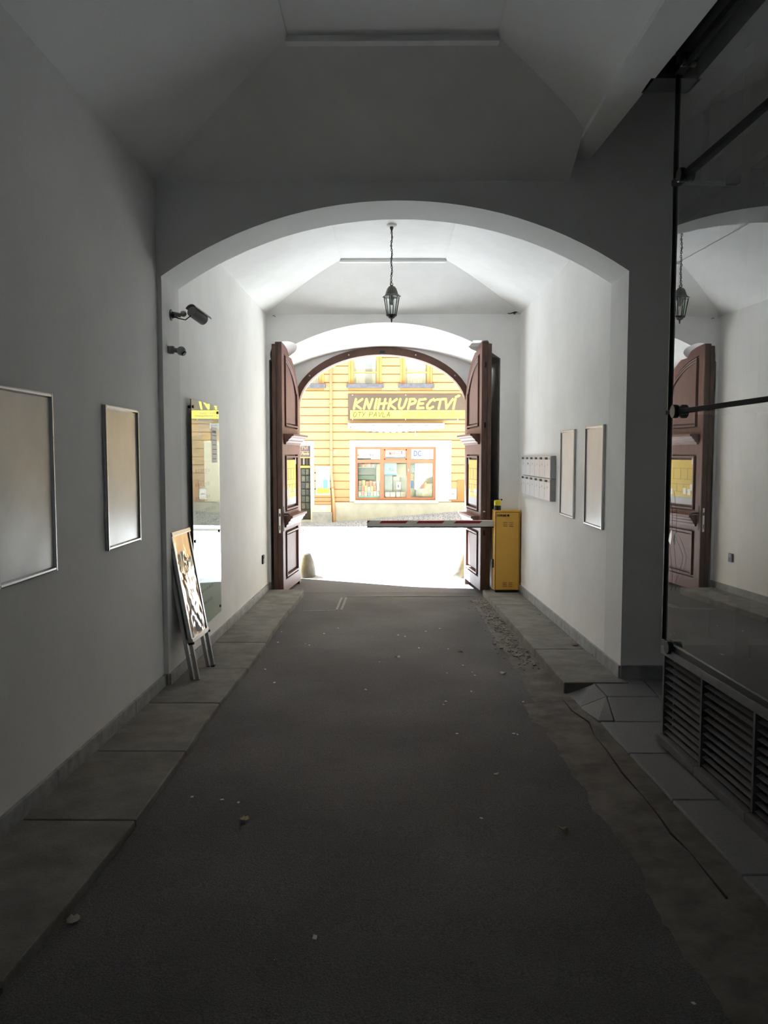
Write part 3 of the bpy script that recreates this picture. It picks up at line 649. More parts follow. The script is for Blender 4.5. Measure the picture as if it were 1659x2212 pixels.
# ---------------------------------------------------------------- mailboxes
mx_w, mx_f = 1.69, 1.635
def mailbank(label, z0, z1):
    ya, yb = 8.10, 9.86; root = thing('mailbox_bank', label, 'mailbox', (mx_w, (ya + yb) / 2, z0), 'stacked mailbox banks on the bay wall')
    m = MB(); m.box(mx_f + .004, mx_w, ya, yb, z0, z1); build(m, 'housing', mat('mailbox_side', (.40, .41, .40), .4, var=.05), root, bevel=.003)
    n = 6; wd = (yb - ya) / n
    for k in range(n):
        y0, y1 = ya + k * wd + .004, ya + (k + 1) * wd - .004
        d = build(B(mx_f - .004, mx_f + .004, y0, y1, z0 + .006, z1 - .006), 'box_door', box_grey, root, bevel=.002)
        build(B(mx_f - .0055, mx_f - .0035, y0 + .135, y1 - .01, z1 - .038, z1 - .014), 'letter_slot', hole_m, d)
        build(B(mx_f - .006, mx_f - .0035, y0 + .02, y0 + .125, z1 - .038, z1 - .016), 'name_plate', mat('name_plate_grey', (.42, .42, .43), .4, var=.05), d)
        build(MB().lathe([(.006, 0), (.006, .004), (.003, .006)], (mx_f - .003, y1 - .02, (z0 + z1) / 2 + .01), (-1, 0, 0), 10), 'lock', chrome, d)
        build(B(mx_f - .0055, mx_f - .0035, (y0 + y1) / 2 - .02, (y0 + y1) / 2 + .02, z1 - .10, z1 - .08), 'window_label', hole_m if (k == 4 and z1 > 1.5) else mat('label_grey', (.48, .48, .50), .4, var=.05), d)
mailbank('upper bank of six pale grey mailboxes', 1.368, 1.60)
mailbank('lower bank of six pale grey mailboxes, under the other', 1.13, 1.364)

# ---------------------------------------------------------------- yellow barrier
BY0, BY1 = 10.12, 10.385
bx0, bx1 = at_y(1068, 1200, BY0).x, at_y(1123, 1200, BY0).x; bz0, bz1 = at_y(1090, 1277, BY0).z, at_y(1090, 1103, BY0).z
bar = thing('traffic_barrier', 'yellow barrier cabinet with a red and white boom across the gateway', 'barrier', ((bx0 + bx1) / 2, 10.25, bz0))
build(B(bx0, bx1, BY0 + .006, BY1, bz0 + .01, bz1), 'cabinet', barrier_y, bar, bevel=.006)
build(B(bx0 + .02, bx1 - .02, BY0 + .02, BY1, bz0 - .03, bz0 + .012), 'base_plate', rubber, bar)
dr = build(B(bx0 + .018, bx1 - .018, BY0 - .004, BY0 + .007, bz0 + .018, bz1 - .025), 'cabinet_door', barrier_y, bar, bevel=.003)
build(B(bx0 + .012, bx1 - .012, BY0 + .003, BY0 + .0065, bz0 + .012, bz1 - .019), 'door_gap', mat('shadow_gap', (.12, .06, .01), .8, var=.1), bar)
bc = (bx0 + bx1) / 2 + .01
for zc in (bz1 - .155, bz0 + .11):
    for r in range(3):
        for c in (-1, 1):
            build(B(bc + c * .038 - .026, bc + c * .038 + .026, BY0 - .008, BY0 - .003, zc - r * .024 - .004, zc - r * .024 + .006), 'vent_louvre', mat('vent_dark', (.34, .17, .02), .5, var=.1), dr)
put_letters(text_mesh('CORVUS', .036, lambda x, y, z: (bx0 + .028 + x * .85, BY0 - .0045 - z, bz1 - .075 + y), bold=.0012), black_m, dr)
build(MB().lathe([(.014, 0), (.014, .006), (.008, .008)], (bx0 + .172, BY0 - .004, bz1 - .062), (0, -1, 0), 14), 'lock', black_m, dr)
build(B(bx0 - .028, bx0, BY0 + .05, BY0 + .09, bz0 + .30, bz0 + .41), 'side_key_box', black_m, bar, bevel=.004)
build(B(bx0 - .030, bx0 - .022, BY0 + .044, BY0 + .052, bz0 + .296, bz0 + .414), 'key_box_rim', chrome, bar)
lc = (bx0 + .045, BY0 + .09, bz1)
lamp = build(MB().lathe([(.046, -.002), (.046, .055), (.042, .06)], lc, n=20), 'beacon_base', black_m, bar)
build(MB().lathe([(.040, .058), (.044, .064), (.045, .115), (.041, .128), (.03, .132)], lc, n=20), 'beacon_lens', mat('beacon_yellow', (.80, .66, .01), .25, var=.05, coat=.5), lamp, label='bright yellow beacon lens')
ar0, ar1 = at_y(793, 1130, 10.22).x, bx0 + .02; az1, az0 = at_y(900, 1124, 10.2).z, at_y(900, 1139, 10.2).z
arm = build(B(ar0, ar1, 10.20, 10.25, az0 + .008, az1), 'boom', mat('boom_white', (.62, .62, .58), .4, var=.05), bar, bevel=.006)
build(B(ar0, ar1, 10.205, 10.245, az0 - .006, az0 + .01), 'rubber_edge', rubber, arm)
redm = mat('stripe_red', (.33, .025, .04), .4, var=.06)
hz0, hz1 = az0 + (az1 - az0) * .56, az1 - .006
xs = lambda u: at_y(u, 1130, 10.2).x
for a, b in ((793.5, 800), (825, 882), (905, 961), (986, 1042)):
    sk = 6 * 10.2 / 1700
    build(MB().prism([(xs(a) - (sk if a > 800 else 0), hz0), (xs(b) - sk, hz0), (xs(b), hz1), (xs(a), hz1)], lambda x, z, d: (x, 10.2 - d, z), -.002, .0015), 'red_stripe', redm, arm)

# ---------------------------------------------------------------- wall fittings
cm = thing('security_camera', 'grey bullet security camera on a bracket above the small round sensor', 'camera', (-1.655, 6.0, 2.63))
wallx = xl2(6.0)
build(MB().lathe([(.042, -.012), (.042, .006), (.026, .010), (.022, .03)], (wallx, 5.98, 2.655), (1, 0, 0), 18), 'wall_plate', alu_dark, cm)
build(MB().tube([(wallx + .02, 5.98, 2.66), (wallx + .055, 5.98, 2.655), (wallx + .075, 5.985, 2.652)], [.021, .018, .016], 10), 'bracket_arm', cam_grey, cm, smooth=True)
build(MB().lathe([(.005, -.024), (.019, -.016), (.023, 0), (.019, .016), (.005, .024)], (wallx + .092, 5.99, 2.665), (1, .2, .1), 12), 'ball_joint', cam_grey, cm, smooth=True)
A0, A1 = at_y(413, 672, 5.99), at_y(438, 690, 6.12); ax = (A1 - A0).normalized(); ln = (A1 - A0).length + .01
bd = build(MB().lathe([(.030, 0), (.039, .005), (.041, .03), (.041, ln), (.036, ln + .004)], A0, ax, 20), 'camera_body', cam_grey, cm); smooth_shade(bd)
sdv = ax.cross(Vector((0, 0, 1))).normalized(); upv = sdv.cross(ax).normalized(); m = MB(); K = 10; vs = []
for e in (-.012, ln + .035):
    for rad in (.047, .051):
        for k in range(K + 1):
            t = math.pi * (.12 + .76 * k / K); vs.append(A0 + ax * e + sdv * (rad * math.cos(t)) + upv * (rad * math.sin(t)))
n1 = K + 1; fs = []
for k in range(K): fs += [(k, k + 1, 2 * n1 + k + 1, 2 * n1 + k), (n1 + k, n1 + k + 1, 3 * n1 + k + 1, 3 * n1 + k), (k, k + 1, n1 + k + 1, n1 + k), (2 * n1 + k, 2 * n1 + k + 1, 3 * n1 + k + 1, 3 * n1 + k)]
fs += [(0, n1, 3 * n1, 2 * n1), (K, n1 + K, 3 * n1 + K, 2 * n1 + K)]
build(m.add(vs, fs), 'sun_shield', mat('shield_grey', (.26, .26, .255), .4, var=.05), cm)
build(MB().tube([(wallx + .015, 5.98, 2.645), (wallx + .06, 5.97, 2.628), (wallx + .11, 5.975, 2.618), A0 + Vector((.01, 0, -.025)), A0 + Vector((.03, .02, -.02))], .0045, 6), 'cable', rubber, cm, smooth=True)
sn = thing('motion_sensor', 'small round grey sensor below the security camera', 'sensor', (wallx, 5.92, 2.36))
build(MB().fbox((xl2(5.9), 5.9, 2.385), (1, 0, 0), (0, 1, 0), (0, 0, 1), (0, .045, -.02, .02, -.028, .028)), 'sensor_base', cam_grey, sn, bevel=.006)
c0 = Vector((xl2(5.9) + .04, 5.9, 2.385)); ball = Vector((xl2(5.9) + .095, 5.9, 2.378))
build(MB().tube([c0 - Vector((.01, 0, 0)), ball], [.02, .016], 10), 'neck', cam_grey, sn)
build(MB().lathe([(.001, -.034)] + [(.034 * math.cos(t), .034 * math.sin(t)) for t in [math.radians(-70 + 20 * i) for i in range(8)]] + [(.001, .034)], ball, (.6, .3, -.6), 16), 'sensor_head', cam_grey, sn, smooth=True)
build(MB().lathe([(.020, .026), (.021, .033), (.016, .036)], ball, (.65, -.2, -.6), 14), 'lens_window', black_m, sn)
sk = thing('wall_socket', 'small dark socket box low on the bay wall near the gate', 'socket', (xl2(9.9), 9.9, .24))
build(B(xl2(9.9) - .002, xl2(9.9) + .022, 9.86, 9.96, .235, .345), 'box', black_m, sk, bevel=.004)
build(B(xl2(9.9) + .020, xl2(9.9) + .028, 9.88, 9.94, .30, .335), 'flap', alu_dark, sk)
hk = thing('wall_hook', 'short iron bracket at the top corner of the gate wall above the barrier', 'hook', (1.6, YG - .02, 3.42))
build(MB().tube([(1.66, YG - .01, 3.47), (1.60, YG - .05, 3.455), (1.53, YG - .06, 3.435), (1.50, YG - .06, 3.44)], [.012, .010, .006, .003], 6), 'spike', iron, hk)
build(MB().lathe([(.018, 0), (.018, .02)], (1.60, YG, 3.455), (0, -1, 0), 8), 'plate', iron, hk)
h2 = thing('wall_hook', 'tiny curled hook on the gate wall above the left leaf', 'hook', (-1.53, YG, 3.40))
build(MB().tube([(-1.53 + .02 * math.cos(t), YG - .012, 3.405 + .016 * math.sin(t)) for t in [.3 * k for k in range(9)]], .004, 6), 'hook_wire', iron, h2)
h3 = thing('wall_hook', 'small hold-back catch on the gate wall above the yellow barrier', 'hook', (1.44, YG, 1.01))
pz = at_y(1083, 1079, YG)
build(MB().tube([(pz.x, YG + .02, pz.z), (pz.x, YG - .04, pz.z)], .010, 8).tube([(pz.x, YG - .03, pz.z), (pz.x - .18, YG - .03, pz.z - .012)], .003, 5), 'catch', iron, h3)

# ---------------------------------------------------------------- glass showcase on the right
VC = Vector((1.58, 4.5, 0)); VU = Vector((TH, -.99875, 0)); VN = Vector((.99875, TH, 0))      # along the front, into the case
def vb(mb, u0, u1, d0, d1, z0, z1): return mb.fbox(VC, VU, VN, (0, 0, 1), (u0, u1, d0, d1, z0, z1))
vit = thing('glass_showcase', 'tall dark glass showcase with louvred base along the tiled strip', 'display case', (1.58, 4.5, -.08))
def vp(nm, m_, *a, parent=None, bevel=0, **k):
    mb = MB(); vb(mb, *a); return build(mb, nm, m_, parent or vit, bevel=bevel, **k)
VL = 4.6
vp('plinth', steel_dk, .0, VL, .03, 1.2, -.085, -.03)
us = [0.0, .50, 1.035, 1.57, 2.10, 2.63, 3.16, 3.69, 4.22]
for a, b in zip(us, us[1:]):
    vp('base_ledge', steel_dk, a + .002, b - .002, -.035, .12, -.055, -.008, bevel=.003)
    if b > 2.7: continue
    vp('grille_backing', black_m, a + .01, b - .005, .06, .07, -.008, .46)
    for k in range(11):
        z = .005 + k * .0415; mb = MB(); p0, p1 = a + .018, b - .002
        q = [VC + VU * u + VN * d + Vector((0, 0, zz)) for u, d, zz in ((p0, .0, z + .002), (p1, .0, z + .002), (p1, .006, z - .004), (p0, .006, z - .004), (p0, .026, z + .010), (p1, .026, z + .010), (p1, .028, z + .004), (p0, .028, z + .004))]
        build(mb.hexa(q), 'louvre_slat', steel_dk, vit)
    vp('grille_post', steel_dk, b - .009, b + .009, -.004, .05, -.008, .46)
vp('grille_post', steel_dk, -.002, .018, -.004, .05, -.008, .46)
vp('cap_rail', steel_dk, -.02, VL, -.012, .08, .458, .505, bevel=.003)
vp('gasket', black_m, -.035, VL, -.004, .05, .506, .535)
lv = [(.537, 1.835), (1.857, 3.105), (3.135, 3.705)]
for z0, z1 in lv:
    for a, b in ((-.03, 2.06), (2.075, VL)):
        tw = .012; o_ = VC + VN * (.012 if a < 1 else .012); build(MB().fbox(o_, VU - VN * tw, VN, (0, 0, 1), (a, b, 0, .008, z0, z1)), 'glass_pane', shop_glass, vit)
        vp('pane_edge', mat('ground_glass_edge', (.25, .28, .28), .3, var=.1), a, b, -.002, .010, z0 - .003, z0 + .002)
    mb = MB(); vb(mb, -.03, -.022, .03, 1.1, z0, z1); build(mb, 'end_pane', shop_glass, vit)
for z0, z1 in ((1.835, 1.857), (3.105, 3.135), (3.705, 3.745)): vp('glazing_rail', mat('matt_black', (.016, .016, .017), .85, spec=.15, var=.1), -.035, VL, -.012, .05, z0, z1)
vp('corner_post', black_m, -.040, -.031, -.002, .02, .50, 3.74)
for a in (.10, 1.9, 3.7):
    for z in (.52, 1.846, 3.12, 3.725):
        c = VC + VU * a + Vector((0, 0, z)); build(MB().lathe([(.034, -.002), (.038, .004), (.038, .026), (.034, .030)], c, -VN, 20), 'clamp_disc', black_m, vit)
for a in (.18, .88, 1.9, 3.0):
    vp('inner_post', alu_dark, a, a + .09, .28, .36, .5, 3.74)
for z in (1.85, 3.12): vp('inner_rail', alu_dark, 0, VL, .28, .34, z - .02, z + .03)
vp('back_panel', mat('showcase_back', (.10, .115, .115), .7, var=.1), 0, VL, 1.15, 1.2, -.05, 3.9)
vp('case_floor', mat('showcase_floor', (.09, .095, .10), .5, var=.2), -.02, VL, .06, 1.2, .46, .50)
vp('case_roof', steel_dk, -.04, VL, -.0, 1.4, 3.745, 3.80)
# crack in the low pane
cr = [at_plane(u, v, VC - VN * .0006, VN) for u, v in ((1447, 1062), (1450, 1088), (1453, 1110), (1452, 1140), (1447, 1178), (1450, 1210), (1453, 1240), (1452, 1262), (1449, 1275))]
c2 = [at_plane(u, v, VC - VN * .0006, VN) for u, v in ((1457, 1155), (1468, 1180), (1475, 1202), (1474, 1213), (1466, 1243), (1455, 1265), (1449, 1276))]
crm = mat('crack_line', (.05, .055, .055), .3, var=.1)
build(MB().tube(cr, .0011, 4), 'glass_crack', crm, vit); build(MB().tube(c2, .0009, 4), 'glass_crack', crm, vit)
shard = [at_plane(u, v, VC - VN * .0008, VN) for u, v in ((1452, 1143), (1452, 1160), (1449, 1177), (1445, 1168), (1447, 1155))]
build(MB().add(shard + [p - VN * .002 for p in shard], [(0, 1, 2, 3, 4), (9, 8, 7, 6, 5)] + [(i, (i + 1) % 5, 5 + (i + 1) % 5, 5 + i) for i in range(5)]), 'glass_shard', mat('bright_shard', (.8, .8, .8), .15, metal=.9), vit)
# door head spanning the recess and header above the case
vp('header', steel_dk, -.1, VL, .02, .1, 3.80, 4.2)
struct(B(bl(4.6) - .02, 3.0, 4.56, 4.74, 3.70, 3.82), 'trim_3', mat('dark_head', (.07, .07, .072), .6, var=.1), 'dark door head between the lintel and the showcase top', 'lintel')
# ---------------------------------------------------------------- the street
def pave_z(x, y):      # far pavement, rising to the right along the facade
    f = (y - 18) / 2.0; return (-.045) * (1 - f) + (.05 + .088 * x) * f if x > -1.5 else (-.045) * (1 - f) + (-.082) * f
street_m = mat('sunlit_street', (0.46, 0.455, 0.445), 0.9, var=.06, scale=3, bump=.3, bscale=80, spec=.2)
mb = MB(); gx_ = [-16, -6, -3, 0, 3, 6, 16]; gyy = [12.1, 14, 16, 17.98]
zz = lambda y: -SLOPE * 12.1 + (y - 12.1) * (.20 / 5.9)
vs = [(x, y, zz(y)) for y in gyy for x in gx_]; fs = [(j * 7 + i, j * 7 + i + 1, (j + 1) * 7 + i + 1, (j + 1) * 7 + i) for j in range(3) for i in range(6)]
vs2 = [(x, y, z - .3) for x, y, z in vs]; mb.add(vs, fs).add(vs2, fs)
street = struct(mb, 'floor.002', street_m, 'sunlit road surface outside the gateway', 'street')
pvs = thing('pavement', 'grey stone sett pavement rising along the shop front', 'pavement', (0, 19, -.05), kind='structure')
kerb_m = mat('kerb_granite', (.34, .34, .35), .8, var=.12, scale=20)
for i in range(-7, 8):
    build(MB().fbox((i * 1.0, 17.98, -.3), (1, 0, 0), (0, 1, 0), (0, 0, 1), (.004, .996, -.14, 0, 0, .255)), 'kerb_stone', kerb_m, pvs, bevel=.01)
sett_m = mat('grey_setts', (.40, .40, .44), .85, var=.18, scale=3, bump=.2)
mb = MB(); rows = 13; dy = 2.04 / rows
for r in range(rows):
    y0 = 18.0 + r * dy; x = -6 + (r % 2) * .06
    while x < 6:
        wdt = R.uniform(.115, .135); q = [(x, y0), (x + wdt - .014, y0), (x + wdt - .014, y0 + dy - .014), (x, y0 + dy - .014)]; h = R.uniform(0, .005)
        mb.hexa([(a, b, pave_z(a, b) - .05) for a, b in q] + [(a, b, pave_z(a, b) + h) for a, b in q]); x += wdt
build(mb, 'sett', sett_m, pvs, kind='stuff')
mb = MB(); vs = []; xs_ = [-6 + .25 * k for k in range(49)]; yl = [17.98 + .29 * k for k in range(9)]
for y in yl:
    for x in xs_: vs.append((x, y, min(pave_z(x, y), pave_z(x - .25, y), pave_z(x + .25, y)) - .012))
nn = len(xs_); mb.add(vs, [(r * nn + i, r * nn + i + 1, (r + 1) * nn + i + 1, (r + 1) * nn + i) for r in range(len(yl) - 1) for i in range(nn - 1)])
build(mb, 'joint_bed', mat('joint_dirt', (.22, .22, .25), .95, var=.2), pvs)
# white road studs and guard stones
studs = thing('gutter_grate', 'dark slotted drain cover in the road by the far kerb', 'drain', (-1.0, 17.5, -.1))
for k in range(6):
    p = at_y(733 + k * 5.6, 1146.3, 17.2); build(MB().box(p.x - .022, p.x + .022, 17.15, 17.25, zz(17.2) - .02, zz(17.2) + .008), 'drain_slot', hole_m, studs)
gs_m = mat('guard_sandstone', (.15, .135, .11), .9, var=.2, scale=8, bump=.5, bscale=25)
def guard(px, label, sgn):
    y = YO + .185; root_z = -SLOPE * YO - .02
    m = MB(); prof = [(.17, 0), (.165, .12), (.14, .25), (.105, .36), (.08, .41), (.04, .425), (.001, .428)]
    m.lathe(prof, (px, y, root_z), (-.10 * sgn * 0 + .0, 0, 1), 18)
    for i, v in enumerate(m.v):
        v = Vector(v); v += Vector((noise.noise(v * 9), noise.noise(v * 9 + Vector((5, 0, 0))), 0)) * .012; m.v[i] = tuple(v)
    o = build(m, 'guard_stone', gs_m, smooth=True, label=label, cat='stone')
guard(FA - .01, 'weathered guard stone outside the gate leaf with the lever handle', 1)
guard(FB + .03, 'weathered guard stone outside the gate leaf behind the barrier', -1)

# ---------------------------------------------------------------- building across the street
FY = 20.0
def fx(u): return at_y(u, 985, FY).x
def fz(v): return at_y(845, v, FY).z
ochre = mat('ochre_facade', (0.42, 0.272, 0.145), 0.85, var=.05, scale=2.5, bump=.1)
ochre_b = mat('ochre_groove', (0.38, 0.19, 0.075), 0.9, var=.06)  # deeper ochre: groove shade put into the backing wall's colour; also hatch paint
white_t = mat('cream_surround', (.62, .58, .46), .85, var=.03)
shop = thing('shop_building', 'ochre yellow shop house with banded render across the street', 'building', (0, 21, -.1))
win = [(fx(757), fx(821), fz(836), fz(742)), (fx(868), fx(929), fz(836), fz(742)), (fx(640), fx(697), fz(836), fz(742))]
shopw = (fx(767.5), fx(941), fz(1080), fz(965.5)); door = (-2.80, fx(670.5), -.08, fz(963))
def wall_holes(x0, x1, z0, z1, holes, y0, y1):
    xs_ = sorted({x0, x1, *[h[0] for h in holes], *[h[1] for h in holes]}); zs_ = sorted({z0, z1, *[h[2] for h in holes], *[h[3] for h in holes]})
    xs_ = [x for x in xs_ if x0 <= x <= x1]; zs_ = [z for z in zs_ if z0 <= z <= z1]; m = MB()
    idx = {}; pts = []
    for j, z in enumerate(zs_):
        for i, x in enumerate(xs_): idx[(i, j)] = len(pts); pts.append((x, z))
    q = []
    for j in range(len(zs_) - 1):
        for i in range(len(xs_) - 1):
            cx, cz_ = (xs_[i] + xs_[i + 1]) / 2, (zs_[j] + zs_[j + 1]) / 2
            if any(h[0] < cx < h[1] and h[2] < cz_ < h[3] for h in holes): continue
            q.append((idx[(i, j)], idx[(i + 1, j)], idx[(i + 1, j + 1)], idx[(i, j + 1)]))
    m.cells([(x, y0, z) for x, z in pts], [(x, y1, z) for x, z in pts], q); return m
WT = 4.62  # wall stopped low so the house casts only a short street shadow
build(wall_holes(-7, 7, -.4, WT, win + [shopw, door], FY + .03, FY + .35), 'wall', ochre_b, shop)
# banded render: each course a piece of its own, interrupted by the openings
avoid = [(fx(755), fx(975), fz(1084), fz(951.5)), (fx(753), fx(825), fz(840), 5), (fx(864), fx(933.5), fz(840), 5), (fx(636), fx(701), fz(840), 5), (-3.0, fx(678.5), -1, fz(952.5))]
zc0 = fz(951); st_ = (fz(862) - fz(951)) / 5.0
levels = [zc0 + st_ * k for k in range(-8, 13)]
for za, zb2 in zip(levels, levels[1:] + [WT]):
    if zb2 > WT: zb2 = WT
    if zb2 - za < .04 or zb2 < fz(1084): continue
    za2 = max(za, fz(1084) + .01)
    blocks = sorted((a[0], a[1]) for a in avoid if a[2] < zb2 - .03 and a[3] > za + .03)
    for sx0, sx1 in ((-7, -1.53), (-1.50, 7)):
        cur = sx0
        for b0, b1 in blocks + [(sx1, sx1)]:
            b0c = min(max(b0, sx0), sx1)
            if b0c - cur > .03: build(B(cur + (.0 if cur > sx0 else .004), b0c, FY, FY + .04, za2 + .012, zb2 - .012), 'render_band', ochre, shop)
            cur = max(cur, min(max(b1, sx0), sx1))
# left of the pipe the bands run down further
for za in (levels[0] - st_ * .05,):
    build(B(fx(678.5), -1.53, FY, FY + .04, fz(1106) + .0, fz(1090) - .01), 'render_band', mat('flaking_render', (.62, .50, .33), .9, var=.35, scale=9, col2=(.72, .70, .64)), shop)
    build(B(fx(678.5), -1.53, FY, FY + .04, fz(1090) + .01, fz(1084) + .0), 'render_band', ochre, shop)
conc = mat('plinth_concrete', (.40, .40, .36), .9, var=.1, scale=3, bump=.3, bscale=30)
mb = MB(); mb.hexa([(-1.47, FY - .04, -.2), (7, FY - .04, -.1), (7, FY + .05, -.1), (-1.47, FY + .05, -.2), (-1.47, FY - .04, fz(1085)), (7, FY - .04, fz(1085)), (7, FY + .05, fz(1085)), (-1.47, FY + .05, fz(1085))])
build(mb, 'plinth', conc, shop)
build(B(fx(674), -1.50, FY - .06, FY + .05, -.2, fz(1106)), 'plinth', mat('plinth_stone', (.34, .35, .37), .9, var=.15, scale=6, bump=.3), shop)
build(B(-7, door[0] - .12, FY - .06, FY + .05, -.2, fz(1106)), 'plinth', conc, shop)
build(B(-7.2, 7.2, FY - .10, FY + .4, WT, WT + .14), 'cornice', white_t, shop)  # unseen cornice, made up to finish the lowered wall
roof = MB(); K = 14
roof.hexa([(-7.3, FY - .15, WT + .14), (7.3, FY - .15, WT + .14), (7.3, FY + 4, WT + .14), (-7.3, FY + 4, WT + .14), (-7.3, FY - .15, WT + .17), (7.3, FY - .15, WT + .17), (7.3, FY + 4, WT + 3.2), (-7.3, FY + 4, WT + 3.2)])
build(roof, 'roof', mat('added_roof_tiles', (.28, .11, .07), .85, var=.15), shop)  # made-up roof out of view, sloped back so it adds no shade
build(B(-7, 7, FY + 2.4, FY + 2.6, -.4, WT), 'inner_wall', white_t, shop)
build(B(-7, 7, FY + .3, FY + 2.6, fz(1086) - .06, fz(1086)), 'shop_floor', mat('shop_floor', (.55, .55, .52), .6, var=.05), shop)
build(B(shopw[0] - .1, shopw[1] + .1, FY + .62, FY + .64, fz(1086), fz(960)), 'brightening_backdrop', mat('backdrop_white', (.70, .70, .68), .8, var=.06, scale=3), shop)  # white panel added to brighten the dark void behind the panes
# shop window
sur = MB(); a = avoid[0]
sur = wall_holes(a[0], a[1], a[2], a[3], [shopw], FY - .02, FY + .12); build(sur, 'window_surround', white_t, shop)
bw = mat('shop_frame_wood', (.36, .125, .065), .5, var=.1, scale=4)
sf = MB(); t = .055; x0, x1, z0, z1 = shopw
sf.box(x0, x1, FY + .05, FY + .13, z0, z0 + t).box(x0, x1, FY + .05, FY + .13, z1 - t, z1).box(x0, x0 + t, FY + .05, FY + .13, z0 + t, z1 - t).box(x1 - t, x1, FY + .05, FY + .13, z0 + t, z1 - t)
fr = build(sf, 'window_frame', bw, shop)
m1a, m1b, m2a, m2b, tra, trb = fx(821), fx(829.5), fx(879), fx(887), fz(1000), fz(993.2)
for a_, b_ in ((m1a, m1b), (m2a, m2b)): build(B(a_, b_, FY + .04, FY + .13, z0 + t, z1 - t), 'mullion', bw, fr)
for a_, b_ in ((x0 + t, m1a), (m1b, m2a), (m2b, x1 - t)): build(B(a_, b_, FY + .045, FY + .13, tra, trb), 'transom', bw, fr)
cols = ((x0 + t, m1a), (m1b, m2a), (m2b, x1 - t))
for a_, b_ in cols:
    for za, zb2 in ((z0 + t, tra), (trb, z1 - t)): build(B(a_, b_, FY + .085, FY + .092, za, zb2), 'pane', pane_m, fr)
mb = MB()
for r_ in ((m1b, m2a, trb, trb + .03), (m1b, m2a, z1 - t - .03, z1 - t), (m1b, m1b + .03, trb, z1 - t), (m2a - .03, m2a, trb, z1 - t)): mb.box(r_[0], r_[1], FY + .06, FY + .12, r_[2], r_[3])
build(mb, 'vent_sash', bw, fr)
build(B(fx(881.5), fx(883.5), FY + .02, FY + .045, fz(1018), fz(1013)), 'stay', white_p, fr)
build(B(fx(765), fx(947), FY - .10, FY + .05, fz(1086.5), fz(1080)), 'window_sill', mat('sill_stone', (.55, .50, .42), .7, var=.06), shop)
# upper windows
wood_or = mat('orange_window_wood', (.55, .24, .08), .5, var=.08)
sill_s = mat('sill_zinc', (.11, .11, .135), .7, var=.25, scale=14, bump=.3)
curt = mat('net_curtain', (.70, .70, .72), .9, var=.03); curt2 = mat('grey_curtain', (.36, .36, .42), .9, var=.1)
for i, (x0, x1, z0, z1) in enumerate(win):
    m = MB(); t2 = .085
    m.box(x0, x0 + t2, FY + .03, FY + .12, z0, z1).box(x1 - t2, x1, FY + .03, FY + .12, z0, z1).box(x0 + t2, x1 - t2, FY + .03, FY + .12, z1 - t2, z1).box(x0 + t2, x1 - t2, FY + .05, FY + .12, z0, z0 + .03)
    m.box(x0 - .045, x0, FY - .012, FY + .1, z0, z1 + .04).box(x1, x1 + .045, FY - .012, FY + .1, z0, z1 + .04).box(x0 - .045, x1 + .045, FY - .012, FY + .1, z1, z1 + .05)
    wf = build(m, 'upper_window', wood_or, shop)
    zb3 = fz(804.5); build(B(x0 + t2, x1 - t2, FY + .04, FY + .11, zb3 - .015, zb3 + .02), 'glazing_bar', wood_or, wf)
    for za, zb2 in ((z0 + .03, zb3 - .015), (zb3 + .02, z1 - t2)): build(B(x0 + t2, x1 - t2, FY + .075, FY + .08, za, zb2), 'pane', pane_m, wf)
    mb = MB(); cxs = [x0 + t2 + (x1 - x0 - 2 * t2) * k / 24 for k in range(25)]
    mb.add([(x, FY + .2 + .015 * math.sin(k * 1.9), z) for z in (z0, z1) for k, x in enumerate(cxs)], [(k, k + 1, 26 + k, 25 + k) for k in range(24)])
    build(mb, 'curtain', curt, wf, smooth=True)
    if i == 0: build(B(fx(789), fx(803), FY + .165, FY + .175, z0, z1), 'dark_drape', curt2, wf).data.materials[0] = curt2
    build(B(x0 - .09, x1 + .09, FY - .10, FY + .06, fz(838.3), fz(829)), 'stone_sill', sill_s, shop, bevel=.012)
# downpipe between the two facades
pp = MB(); px_ = fx(716); pp.tube([(px_, FY - .07, WT), (px_, FY - .07, 1.2), (fx(720.5), FY - .07, .5), (fx(722), FY - .08, -.08)], .034, 12)
dp = build(pp, 'rain_pipe', mat('pipe_orange', (.58, .32, .16), .5, var=.08), smooth=True, label='orange painted rain pipe between the door and the shop window', cat='pipe')
for z in (2.9, 1.75, .8): build(MB().lathe([(.044, -.015), (.044, .015)], (px_ if z > 1 else fx(718.8), FY - .07, z), n=14), 'pipe_clip', ochre_b, dp)
# door on the left with its sign and card racks
dsur = wall_holes(-3.0, fx(678.5), -.08, fz(952.5), [door], FY - .01, FY + .12); build(dsur, 'door_surround', white_t, shop)
dsg = thing('door_sign', 'dark blue grey sign with orange lettering over the shop door', 'sign', (-2.3, FY + .1, fz(986)))
build(B(door[0], door[1], FY + .06, FY + .09, fz(986.5), fz(963)), 'sign_board', mat('sign_slate', (.055, .058, .085), .5, var=.05), dsg)
or_m = mat('sign_orange', (.85, .26, .10), .5, var=.03)
put_letters(text_mesh('KNIHKUPECTVÍ', .115, lambda x, y, z: (fx(663.6) + x, FY + .06 - z, fz(971.5) + y), shear=.25, align='RIGHT'), or_m, dsg)
put_letters(text_mesh('Oty Pavla', .10, lambda x, y, z: (fx(667) + x, FY + .06 - z, fz(982.5) + y), shear=.25, align='RIGHT', bold=.003), or_m, dsg)
build(B(fx(640), fx(667), FY + .056, FY + .061, fz(975.6), fz(974.8)), 'sign_rule', or_m, dsg)
dl = thing('shop_door', 'dark open shop doorway lined with card racks under the orange lettered sign', 'door', (-2.4, FY + .3, -.06))
build(B(door[0], door[1], FY + .34, FY + .38, -.06, fz(987)), 'door_back', mat('door_dark', (.04, .035, .03), .6, var=.2), dl)
